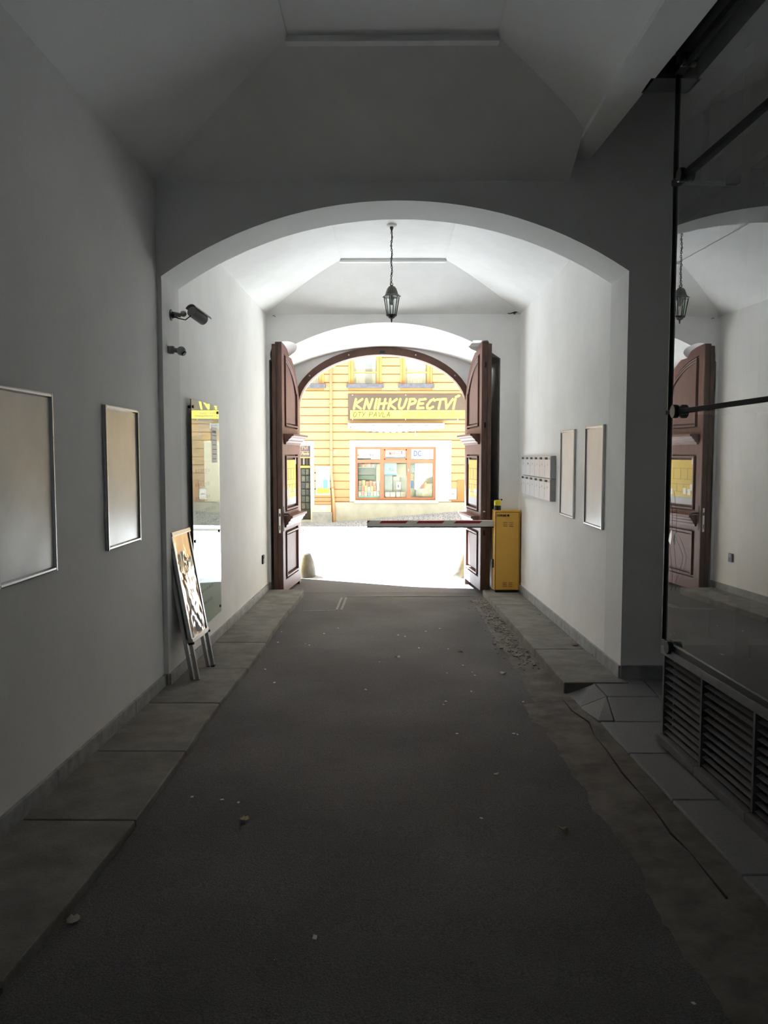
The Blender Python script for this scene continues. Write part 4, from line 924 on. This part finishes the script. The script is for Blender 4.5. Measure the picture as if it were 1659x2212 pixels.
build(B(door[0], door[1], FY + .06, FY + .12, fz(989.5), fz(987)), 'door_rail', mat('rail_gold', (.55, .33, .07), .5, var=.1), dl)
build(B(door[0], door[1], FY + .02, FY + .3, -.09, -.03), 'threshold', conc, dl)
rk = thing('card_rack', 'dark wire rack of cards standing in the shop doorway', 'rack', (-2.25, FY + .2, -.03))
rz0, rz1 = fz(1122), fz(1012)
build(B(-2.5, fx(671) - .02, FY + .21, FY + .23, rz0, fz(990)), 'rack_back', black_m, rk)
build(B(-2.5, fx(671) - .02, FY + .13, FY + .17, fz(1011), fz(1006)), 'rack_header', mat('rack_gold', (.45, .26, .05), .5, var=.2, scale=20), rk)
for k in range(4): build(B(-2.34 + k * .085, -2.30 + k * .085, FY + .15, FY + .2, fz(1004), fz(990)), 'book_spine', mat('spine_%d' % (k % 2), ((.07, .035, .03), (.25, .22, .2))[k % 2], .6, var=.1), rk)
nr = 6
for r in range(nr):
    za = rz1 - .03 - r * (rz1 - rz0 - .25) / nr
    build(MB().tube([(-2.5, FY + .14, za - .14), (fx(671) - .02, FY + .14, za - .14)], .006, 6), 'wire_shelf', iron, rk)
    for c in range(4):
        x = fx(657) - .08 + c * .10; build(B(x, x + .082, FY + .15, FY + .156, za - .13, za + .01), 'card', mat('card_%d' % ((r * 3 + c) % 4), ((.035, .048, .04), (.06, .065, .05), (.02, .03, .04), (.09, .08, .06))[(r * 3 + c) % 4], .5, var=.5, scale=25), rk)
# notice panel and little plate, meter boxes
npn = thing('notice_panel', 'white notice panel with pink, blue and yellow print left of the rain pipe', 'poster', (fx(697), FY - .03, fz(1070)))
build(B(fx(682), fx(713), FY - .022, FY, fz(1069.5), fz(1007)), 'panel_board', mat('panel_white', (.46, .46, .43), .4, var=.02), npn)
for c, q in (((.45, .30, .04), (684.5, 711, 1066, 1054)), ((.42, .24, .32), (686.5, 695.5, 1057, 1036)), ((.10, .34, .38), (698, 707.5, 1055, 1036)), ((.40, .06, .16), (689, 692.5, 1045, 1038))):
    build(B(fx(q[0]), fx(q[1]), FY - .0245 - .001 * c[1], FY - .021, fz(q[2]), fz(q[3])), 'print_block', mat('block_%d' % int(q[0]), c, .5, var=.06), npn)
m = MB()
for k in range(4): m.box(fx(687 + k * 5.2), fx(690.8 + k * 5.2), FY - .0235, FY - .021, fz(1019.5), fz(1017.2))
build(m, 'print_line', pm, npn)
for u in (680.8, 713.6):
    for v in (1021, 1039, 1056): build(MB().lathe([(.014, 0), (.014, .03)], (fx(u), FY, fz(v)), (0, -1, 0), 8), 'clip', black_m, npn)
pl = thing('house_plate', 'tiny round white plate on the wall just right of the rain pipe', 'plate', (fx(722.6), FY, fz(981)))
build(MB().lathe([(.034, 0), (.034, .012), (.03, .016)], (fx(723), FY, fz(977)), (0, -1, 0), 16), 'plate', white_p, pl)
build(MB().fbox((fx(723), FY - .0165, fz(977)), (.7, 0, -.7), (0, 1, 0), (.7, 0, .7), (-.02, .02, -.002, .002, -.006, .006)), 'mark', black_m, pl)
mtb = thing('meter_box', 'small white meter box low on the facade right of the shop window', 'box', (fx(978), FY - .02, fz(1079)))
build(B(fx(970), fx(986.5), FY - .05, FY + .01, fz(1078.5), fz(1055.5)), 'box', mat('meter_white', (.68, .70, .70), .4, var=.03), mtb, bevel=.006)
build(B(fx(972), fx(984.5), FY - .056, FY - .048, fz(1076.5), fz(1058)), 'box_lid', white_p, mtb, bevel=.003)
build(B(fx(975), fx(982), FY - .060, FY - .054, fz(1068), fz(1065.5)), 'label', pm, mtb)
hat = thing('service_hatch', 'orange painted hatch right of the white meter box', 'hatch', (fx(1000), FY - .01, fz(1080)))
build(B(fx(988), fx(1012), FY - .025, FY + .01, fz(1079), fz(1037)), 'hatch_door', ochre_b, hat, bevel=.004)
build(B(fx(970), fx(1014), FY - .03, FY + .01, fz(1081.5), fz(1079)), 'hatch_sill', ochre_b, hat)

# ---------------------------------------------------------------- shop sign
sg = thing('shop_sign', 'long dark shop sign with bold yellow hand lettering above the awning', 'sign', (.4, FY - .06, fz(907)))
sx0, sx1 = fx(752.5), fx(1010); szb, szt = fz(908), fz(851.5); SY = FY - .045
build(B(sx0, sx1, SY, FY, szb, szt), 'sign_board', mat('sign_aubergine', (.060, .042, .050), .3, var=.12, scale=1.5, coat=.4), sg, bevel=.004)
ys_m = mat('sign_yellow', (.92, .80, .10), .45, var=.02)
build(B(fx(757), sx1 - .04, SY - .004, SY + .001, fz(904.5), fz(886.5)), 'yellow_strip', ys_m, sg)
ST = {'K': ([[(0, 0), (.0, 1)], [(.60, 1.0), (.02, .45), (.66, .0)]], .82), 'N': ([[(0, 0), (.05, 1), (.5, .02), (.62, 1)]], .84), 'I': ([[(0.05, 0), (.05, 1)]], .30), 'H': ([[(0, 0), (0, 1)], [(.52, .0), (.52, 1)], [(-.05, .5), (.72, .58)]], .86),
      'U': ([[(0, 1), (-.02, .35), (.1, .05), (.32, .0), (.5, .25), (.6, 1)]], .80), 'P': ([[(0, 0), (.02, 1)], [(-.02, .98), (.4, 1.0), (.58, .8), (.5, .58), (.05, .42)]], .74), 'E': ([[(.6, 1), (.05, .94), (0, .05), (.58, .08)], [(.02, .5), (.45, .54)]], .76),
      'C': ([[(.62, .85), (.5, 1.0), (.25, .85), (.02, .4), (.08, .05), (.3, .0), (.6, .2)]], .78), 'T': ([[(-.1, .95), (.66, 1.0)], [(.26, .97), (.26, 0)]], .64), 'V': ([[(0, 1), (.24, .02), (.66, 1)]], .74), 'Í': ([[(0.05, 0), (.05, 1)], [(.06, 1.22), (.34, 1.36)]], .4),
      'O': ([[(.3 + .3 * math.cos(a_), .5 + .5 * math.sin(a_)) for a_ in [math.pi * k / 7 for k in range(15)]]], .78), 'Y': ([[(0, 1), (.28, .5)], [(.62, 1), (.12, 0)]], .72), 'A': ([[(0, 0), (.32, 1), (.6, 0)], [(.1, .36), (.56, .36)]], .76), 'L': ([[(0, 1), (0, .02), (.5, .02)]], .66), ' ': ([], .5)}
def strokes(word, x0, z0, h, wscale, r, y, th, shear):
    out = []; cx = 0
    for ch in word:
        m = MB(); ns = 0
        for line in ST[ch][0]:
            P = [Vector((x0 + (cx + px * .86) * h * wscale + shear * pz * h, z0 + pz * h)) for px, pz in line]
            for a, b in zip(P, P[1:]):
                d = (b - a); ang = math.atan2(d.y, d.x); e = .0009 * ns + .00025 * len(out); ns += 1
                poly = [(a.x + r * math.cos(ang + t_), a.y + r * math.sin(ang + t_)) for t_ in [math.pi / 2 + math.pi * k / 6 for k in range(7)]] + [(b.x + r * math.cos(ang + t_), b.y + r * math.sin(ang + t_)) for t_ in [-math.pi / 2 + math.pi * k / 6 for k in range(7)]]
                m.prism(poly, lambda p, q, dd: (p, y - dd, q), 0, th + e)
        if m.v: out.append(m)
        cx += ST[ch][1]
    return out, cx * h * wscale
W_ = fx(990) - fx(763); hh = fz(863) - fz(883.5)
_, w0 = strokes('KNIHKUPECTVÍ', 0, 0, hh, 1, .02, 0, .01, .22)
ms, _ = strokes('KNIHKUPECTVÍ', fx(765), fz(883.0), hh, (W_ - .22 * hh) / w0, .028, SY + .001, .010, .22)
for m in ms: build(m, 'letter', ys_m, sg)
m, w0 = strokes('OTY PAVLA', 0, 0, 1, 1, .01, 0, .01, .2); h2_ = fz(890.5) - fz(901)
ms, _ = strokes('OTY PAVLA', fx(763), fz(900.8), h2_, (fx(847) - fx(763) - .03) / (w0 * h2_), .0092, SY - .003, .004, .2)
for m in ms: build(m, 'letter', mat('sign_olive', (.06, .05, .01), .5, var=.05), sg)
sm = mat('sign_small_text', (.05, .03, .01), .5, var=.05)
for body, v, ua, ub in (('odborná literatura • učebnice • mapy', 894.2, 875, 983), ('beletrie • dětská literatura • encyklopedie', 900.2, 867, 992)):
    t1 = text_mesh(body, 1, lambda x, y, z: (x, y, z), shear=.2); wtx = max(v_.co.x for v_ in t1.vertices); sc_ = (fx(ub) - fx(ua)) / wtx
    for v_ in t1.vertices: v_.co = Vector((fx(ua) + v_.co.x * sc_, SY - .004 - (.003 if v_.co.z > .001 else 0), fz(v) + v_.co.y * .075))
    put(t1, 'small_lettering', sm, sg, kind='stuff')
for u in (762, 876, 988):
    for v in (853.5, 906.5): build(MB().lathe([(.012, 0), (.012, .012), (.006, .016)], (fx(u), SY, fz(v)), (0, -1, 0), 10), 'bolt', white_p, sg)

# ---------------------------------------------------------------- rolled awning
aw = thing('awning', 'rolled white awning with a scalloped valance above the shop window', 'awning', (.2, FY - .1, fz(938)))
aw_m = mat('awning_white', (.36, .36, .39), .8, var=.03)
build(B(fx(756), fx(956), FY - .20, FY, fz(922), fz(914.5)), 'cassette', aw_m, aw, bevel=.02)
for u0, u1 in ((752, 757.5), (954, 959)): build(B(fx(u0), fx(u1), FY - .17, FY, fz(926), fz(914)), 'end_bracket', mat('bracket_grey', (.55, .55, .60), .4, var=.1), aw, bevel=.01)
mb = MB(); K = 112; vs = []
for k in range(K + 1):
    f = k / K; x = fx(759) + (fx(955) - fx(759)) * f; sag = 10 * math.sin(math.pi * min(1, f * 1.05)) * (1 - .45 * f)
    v1 = 927 + sag * .9 + 2.2 * abs(math.sin(math.pi * f * 14)) - 1; yy = FY - .19 + .02 * math.sin(f * 44)
    for v in (919, 923 + sag * .3, v1): vs.append((x, yy - .01 * (v > 920), fz(v)))
fs = []
for k in range(K):
    for j in range(2): fs.append((k * 3 + j, (k + 1) * 3 + j, (k + 1) * 3 + j + 1, k * 3 + j + 1))
o = build(mb.add(vs, fs), 'valance', aw_m, aw, smooth=True); md = o.modifiers.new('cloth', 'SOLIDIFY'); md.thickness = .006
m = MB()
for k in range(8): m.box(fx(790 + k * 10.5), fx(795 + k * 10.5), FY - .204, FY - .199, fz(921), fz(918.5))
build(m, 'faded_print', mat('faded_grey', (.55, .55, .58), .8, var=.1), aw)
build(MB().tube([(fx(896), FY - .17, fz(930)), (fx(897), FY - .17, fz(940)), (fx(899), FY - .165, fz(942)), (fx(902), FY - .165, fz(939.5))], .007, 6), 'crank_eye', white_p, aw)

# ---------------------------------------------------------------- window display
cx0, cx1, zlow = cols[0][0], cols[0][1], shopw[2] + .055
def shelf(nm, x0, x1, y0, y1, z, th, m_, label, cat): return build(B(x0, x1, y0, y1, z - th, z), nm, m_, label=label, cat=cat)
lt = mat('display_white', (.74, .76, .74), .6, var=.03)
steps = thing('display_step', 'pale stepped display stand behind the lower left shop pane', 'stand', (cx0 + .3, FY + .4, zlow))
zs3 = [zlow + .06, zlow + .17, zlow + .28]
build(B(cx0, cx1, FY + .14, FY + .42, fz(1086), zlow + .03), 'step', mat('step_turquoise', (.25, .62, .58), .5, var=.04), steps)
build(B(cx0, cx1, FY + .27, FY + .42, zlow + .03, zs3[1] - .01), 'step', lt, steps); build(B(cx0, cx1, FY + .36, FY + .48, zs3[1] - .01, zs3[2] - .01), 'step', lt, steps)
palette = [(.62, .20, .16), (.20, .28, .52), (.70, .62, .50), (.55, .55, .60), (.25, .22, .30), (.66, .58, .20), (.48, .30, .40), (.72, .70, .70), (.30, .42, .40), (.56, .40, .32)]
bmeshes = {}
def book(x, y, z, w, h, col, label, group, tilt=0.12):
    key = (round(w, 3), round(h, 3), col)
    if key not in bmeshes:
        c = palette[col]; mcov = mat('cover_%d' % col, c, .5, var=.55, scale=22, col2=tuple(min(1, .35 + .6 * k) for k in c))
        mb = MB(); mb.box(0, w, 0, .016, 0, h); me = mb.mesh('book'); me.materials.append(mcov); bmeshes[key] = me
    o = bpy.data.objects.new('book', bmeshes[key]); C.objects.link(o); o.location = (x, y, z + .0025); o.rotation_euler = (-tilt, 0, 0)
    o['label'] = label; o['category'] = 'book'; o['group'] = group; return o
for r, (yy, zz_, nb, lab) in enumerate(((FY + .17, zlow + .031, 7, 'small colourful paperback on the lowest display step, lower left shop pane'), (FY + .30, zs3[1] - .009, 7, 'colourful paperback on the middle display step, lower left shop pane'), (FY + .39, zs3[2] - .009, 6, 'colourful paperback on the top display step, lower left shop pane'))):
    x = cx0 + .012
    for k in range(nb):
        wd_ = (cx1 - cx0 - .02) / nb; w_ = round(wd_ - .012, 3); h_ = R.choice((.105, .12, .135)) + (.03 if r == 2 else 0)
        book(x, yy, zz_, w_, round(h_, 3), R.randrange(10), lab, 'books on the %s display step' % ('lowest', 'middle', 'top')[r]); x += wd_
build(B(cx0, cx1 - .13, FY + .30, FY + .42, fz(1010.5), fz(1009)), 'display_shelf', lt, label='thin shelf of books at the top of the lower left shop pane', cat='shelf')
for k in range(9): book(cx0 + .01 + k * .052, FY + .33, fz(1009) , .044, R.choice((.07, .085)), R.randrange(10), 'tiny book standing on the high shelf, lower left shop pane', 'books on the high window shelf', .02)
gm = mat('grey_roller', (.28, .30, .29), .6, var=.08)
scr = thing('display_screen', 'grey board hanging above the books, lower left shop pane', 'board', (cx0 + .25, FY + .45, fz(1037)))
build(B(cx0 + .005, cx1 - .13, FY + .44, FY + .455, fz(1027), fz(1010.5)), 'board', gm, scr); build(B(cx0 + .005, cx1 - .13, FY + .43, FY + .455, fz(1037), fz(1028)), 'board', mat('green_grey', (.22, .27, .25), .6, var=.1), scr)
def flat(nm, q, y, m_, label, cat, th=.006): return build(B(fx(q[0]), fx(q[1]), y, y + th, fz(q[3]), fz(q[2])), nm, m_, label=label, cat=cat)
flat('side_curtain', (812, 820.5, 1002, 1040), FY + .36, mat('beige_card', (.62, .56, .45), .7, var=.05), 'beige card strip at the right edge of the lower left shop pane', 'card')
mp = thing('wall_map', 'pale blue map poster hung high behind the lower middle shop pane', 'poster', (fx(843), FY + .3, fz(1027)))
build(B(fx(830.5), fx(857), FY + .30, FY + .306, fz(1026), fz(1001)), 'map_sheet', mat('map_blue', (.45, .66, .72), .6, var=.15, scale=12), mp)
build(B(fx(840), fx(852), FY + .297, FY + .301, fz(1019), fz(1011)), 'map_patch', mat('map_grey', (.32, .42, .45), .6, var=.4, scale=20), mp)
build(B(fx(830.5), fx(857), FY + .296, FY + .30, fz(1027), fz(1024.5)), 'map_border', mat('map_border', (.22, .42, .55), .6, var=.1), mp)
flat('display_sheet', (857, 878, 1003, 1032), FY + .5, mat('cream_sheet', (.72, .68, .55), .7, var=.08), 'cream sheet beside the pale blue map poster', 'sheet')
flat('acrylic_screen', (831, 848, 1028, 1074), FY + .45, mat('frosted_grey', (.50, .52, .55), .5, var=.1), 'grey screen below the pale blue map poster', 'screen')
flat('acrylic_screen', (849, 864, 1030, 1074), FY + .52, mat('pale_grey', (.58, .58, .58), .5, var=.1), 'pale grey screen behind the white price card', 'screen')
pc = thing('price_card', 'white card with a black mark, lower middle shop pane', 'card', (fx(861), FY + .3, fz(1058)))
build(B(fx(856.5), fx(866), FY + .28, FY + .285, fz(1058), fz(1043)), 'card', white_p, pc); build(B(fx(859), fx(862.5), FY + .277, FY + .281, fz(1054), fz(1048)), 'mark', pm, pc)
for k, (u, wv) in enumerate(((832, 10), (843, 11), (856, 9), (866, 11))):
    book(fx(u), FY + .22, fz(1075), round(fx(u + wv) - fx(u), 3), .13, (7, 2, 3, 9)[k], 'pale book lying open to view, lower middle shop pane', 'books in the middle pane', .25)
bn_ = thing('display_banner', 'large white slanting banner behind the lower right shop pane', 'banner', (fx(915), FY + .4, fz(1055)))
build(MB().prism([(fx(897), fz(1001)), (fx(937), fz(1001)), (fx(937), fz(1030)), (fx(926), fz(1034)), (fx(902), fz(1060)), (fx(896), fz(1058))], lambda x, z, d: (x, d, z), FY + .40, FY + .41), 'banner_sheet', mat('banner_white', (.82, .82, .80), .7, var=.02), bn_)
wed = thing('display_wedge', 'small red, orange and grey paper pennant by the white banner', 'pennant', (fx(918), FY + .35, fz(1060)))
for c, q in (((.55, .12, .14), ((910, 1057), (915, 1049), (919, 1045), (918, 1056))), ((.70, .38, .14), ((918, 1045), (922, 1041), (923, 1046), (919, 1053))), ((.20, .20, .26), ((919, 1041), (925, 1033), (926, 1038), (922, 1042)))):
    build(MB().prism([(fx(a), fz(b)) for a, b in q], lambda x, z, d: (x, d, z), FY + .34, FY + .35), 'pennant_piece', mat('pennant_%d' % int(q[0][0]), c, .6, var=.05), wed)
for k, (q, c) in enumerate((((888.5, 895.5, 1005, 1021), (.40, .52, .50)), ((888.5, 894.5, 1024, 1038), (.60, .52, .32)), ((888.5, 892.5, 1039, 1056), (.10, .28, .62)))):
    flat('display_card', q, FY + .3 + .03 * k, mat('dcard_%d' % k, c, .6, var=.4, scale=20), ('grey green picture card, top left of the lower right shop pane', 'tan picture card, left side of the lower right shop pane', 'bright blue book box at the left edge of the lower right shop pane')[k], 'card')
flat('display_cloth', (900, 936, 1046, 1074), FY + .45, mat('sheer_grey', (.62, .65, .66), .8, var=.12, scale=9), 'crumpled pale cloth at the bottom of the lower right shop pane', 'cloth')
# signs in the top lights
tp = thing('window_print', 'white print with small coloured blots, upper left shop pane', 'sign', (fx(795), FY + .1, fz(992)))
build(B(fx(770), fx(821), FY + 0.1070, FY + 0.1110, fz(992), fz(967)), 'print_sheet', white_p, tp)
for k in range(9):
    c = palette[R.randrange(6)]; u = 771 + k * 5.3
    build(MB().lathe([(R.uniform(.022, .034), 0), (.02, .003)], (fx(u + 2.5), FY + 0.1075, fz(983 + R.uniform(-1, 2))), (0, -1, 0), 9), 'print_blot', mat('cover_blot_%d' % k, c, .6, var=.2), tp)
build(B(fx(771), fx(809), FY + 0.1065, FY + 0.1080, fz(969.5), fz(967.5)), 'print_bar', mat('bar_dark', (.10, .09, .11), .6, var=.1), tp); build(B(fx(771), fx(801), FY + 0.1065, FY + 0.1080, fz(992), fz(989.5)), 'print_bar', MATS['bar_dark'], tp)
build(B(fx(791), fx(801), FY + 0.1065, FY + 0.1080, fz(975.5), fz(974)), 'print_bar', mat('bar_cream', (.75, .66, .4), .6, var=.1), tp)
mk = thing('comics_sign', 'grey sign with a white lettered box and red end, upper middle shop pane', 'sign', (fx(855), FY + .1, fz(988)))
build(B(fx(832), fx(877), FY + 0.1070, FY + 0.1110, fz(987), fz(969)), 'sign_sheet', mat('sheet_grey', (.45, .45, .47), .6, var=.25, scale=10), mk)
build(B(fx(839), fx(870), FY + 0.1030, FY + 0.1070, fz(985.5), fz(972.5)), 'word_box', mat('box_white', (.78, .76, .75), .5, var=.02), mk); build(B(fx(866.5), fx(869), FY + 0.1015, FY + 0.1035, fz(981), fz(973.5)), 'red_end', mat('box_red', (.72, .05, .06), .5, var=.05), mk)
t1 = text_mesh('MARVEL', 1, lambda x, y, z: (x, y, z), bold=.02); wtx = max(v_.co.x for v_ in t1.vertices)
for v_ in t1.vertices: v_.co = Vector((fx(840.5) + v_.co.x / wtx * (fx(866) - fx(840.5)), FY + 0.1030 - (.002 if v_.co.z > .001 else 0), fz(984) + v_.co.y * .15))
put_letters(t1, mat('box_pink', (.40, .12, .12), .5, var=.05), mk)
dc = thing('comics_sign', 'white sign with two big blue letters in a circle, upper right shop pane', 'sign', (fx(912), FY + .1, fz(991)))
build(B(fx(887.5), fx(937), FY + 0.1070, FY + 0.1110, fz(991.5), fz(966.5)), 'sign_sheet', white_p, dc)
build(B(fx(887.5), fx(898), FY + 0.1055, FY + 0.1075, fz(991.5), fz(966.5)), 'grey_edge', mat('edge_grey', (.42, .44, .46), .6, var=.1), dc)
build(MB().lathe([(.148, 0), (.148, .003)], (fx(902), FY + 0.1060, fz(979.5)), (0, -1, 0), 36), 'disc', mat('disc_white', (.82, .83, .84), .5, var=.01), dc)
t1 = text_mesh('DC', 1, lambda x, y, z: (x, y, z), bold=.02); wtx = max(v_.co.x for v_ in t1.vertices)
for v_ in t1.vertices: v_.co = Vector((fx(893) + v_.co.x / wtx * (fx(910.5) - fx(893)), FY + 0.1025 - (.002 if v_.co.z > .001 else 0), fz(985) + v_.co.y * .19))
put_letters(t1, mat('letter_blue', (.03, .07, .35), .5, var=.03), dc)

# ---------------------------------------------------------------- leaves and scraps on the ground
leaf_m = [mat('leaf_tan', (.50, .40, .22), .7, var=.2, scale=30), mat('leaf_brown', (.20, .14, .08), .8, var=.25, scale=30), mat('leaf_grey', (.40, .37, .30), .8, var=.2, scale=30)]
def fallen_leaf(u, v, zf, size, mi, label, seed):
    p = EYEV.copy(); d = ray(u, v); t = (-EYE) / d.z
    for _ in range(12): q = EYEV + d * t; t += (q.z - zf(q.x, q.y)) / -d.z
    q = EYEV + d * t; rr = random.Random(seed); a = rr.uniform(0, 6.28); m = MB(); N_ = 14; vs = [(0, 0, 0)]
    for k in range(N_):
        t_ = 2 * math.pi * k / N_; r = size * (.55 + .45 * abs(math.cos(t_ * 1.5 + a))) * rr.uniform(.8, 1.1)
        x, y = r * math.cos(t_), r * .75 * math.sin(t_); vs.append((x, y, size * .45 * (x / size) ** 2 + size * .12 * rr.uniform(0, 1)))
    ca, sa = math.cos(a), math.sin(a)
    vs = [(x * ca - y * sa, x * sa + y * ca, z) for x, y, z in vs]; zmin = min(z for _, _, z in vs)
    vs = [(x + q.x, y + q.y, z - zmin + zf(q.x, q.y) + .004) for x, y, z in vs]
    o = build(m.add(vs, [(0, k + 1, (k + 1) % N_ + 1) for k in range(N_)]), 'fallen_leaf', leaf_m[mi], smooth=True, label=label, cat='leaf', group='fallen leaves in the passage')
    md = o.modifiers.new('thick', 'SOLIDIFY'); md.thickness = .0012
rz = lambda x, y: road_z(y); lz = lambda x, y: lp_z(y); rzp = lambda x, y: rp_z(y); gz = lambda x, y: road_z(y) + .015
for i, (u, v, zf, s, mi, lab) in enumerate((
    (528, 1773, rz, .034, 0, 'tan curled leaf alone on the dark asphalt, nearest the viewer'), (566, 1402, rz, .05, 0, 'pale leaf standing against the left kerb beyond the leaning board'),
    (860, 1421, rz, .032, 2, 'pale grey leaf near the middle of the carriageway'), (993, 1408, rz, .034, 1, 'dark folded leaf right of the pale grey leaf on the carriageway'),
    (1087, 1456, rz, .040, 2, 'broad pale leaf on the asphalt short of the right kerb'), (1243, 1396, rzp, .045, 1, 'brown curled leaf on the raised pavement, middle slab'),
    (1191, 1331, rzp, .055, 1, 'brown leaf against the skirting below the mailboxes'), (1164, 1329, rzp, .03, 1, 'small dark leaf on the pavement slab before the yellow barrier'),
    (1285, 1418, rzp, .03, 1, 'thin dark leaf on the pavement near the pier'), (1217, 1793, rz, .028, 1, 'dull leaf on the asphalt beside the right gutter'),
    (155, 1993, rz, .036, 2, 'grey leaf by the left kerb close to the viewer'), (1072, 1675, rz, .02, 2, 'small greyish leaf on open asphalt, right of the tan curled leaf'))):
    fallen_leaf(u, v, zf, s, mi, lab, i + 3)
scr_m = mat('paper_scrap', (.62, .60, .55), .7, var=.1); base = None
spots = [(447, 1511), (573, 1446), (593, 1475), (600, 1388), (608, 1365), (660, 1391), (668, 1394), (700, 1369), (730, 1357), (950, 1358), (968, 1402), (905, 1400), (920, 1364), (875, 1375), (860, 1372), (1000, 1437), (1020, 1452), (966, 1454), (963, 1515), (958, 1522), (987, 1585), (1110, 1585), (1118, 1587), (1040, 1768), (515, 1734), (480, 1728), (1130, 1516), (1052, 1330), (1498, 2168), (680, 2026), (415, 1722), (1018, 1494), (1026, 1459), (820, 1430), (790, 1490)]
for u, v in spots:
    q = on_road(u, v, .003)
    if base is None:
        o = build(MB().add([(-.014, -.008, 0), (.012, -.010, .002), (.016, .007, .004), (-.01, .011, .001), (-.014, -.008, .003), (.012, -.010, .005), (.016, .007, .007), (-.01, .011, .004)], [(0, 3, 2, 1), (4, 5, 6, 7), (0, 1, 5, 4), (1, 2, 6, 5), (2, 3, 7, 6), (3, 0, 4, 7)]), 'paper_scrap', scr_m, label='tiny pale scrap of litter on the dark asphalt', cat='litter', group='pale scraps on the asphalt'); base = o
    else: o = base.copy(); C.objects.link(o)
    s_ = R.uniform(.45, .8); o.location = q; o.rotation_euler = (0, 0, R.uniform(0, 6)); o.scale = (s_, s_, s_)
# rubble along the right kerb: broken crumbs nobody could count
m = MB()
for i in range(520):
    y = 6.3 + 3.7 * R.random() ** .8; x = 1.215 - abs(R.gauss(0, .09)); s_ = R.uniform(.003, .012) * (1.6 if R.random() < .08 else 1)
    z = road_z(y) + .015; c_ = Vector((x, y, z)); pts = [c_ + Vector((R.uniform(.6, 1) * a * s_, R.uniform(.6, 1) * b * s_, (R.uniform(.5, .9) * s_ if k else -.002))) for k in (0, 1) for a, b in ((-1, -1), (1, -1), (1, 1), (-1, 1))]
    m.hexa(pts)
build(m, 'kerb_rubble', mat('rubble', (.26, .245, .21), .9, var=.3, scale=30), label='crumbled concrete rubble lying along the right kerb', cat='rubble', kind='stuff')
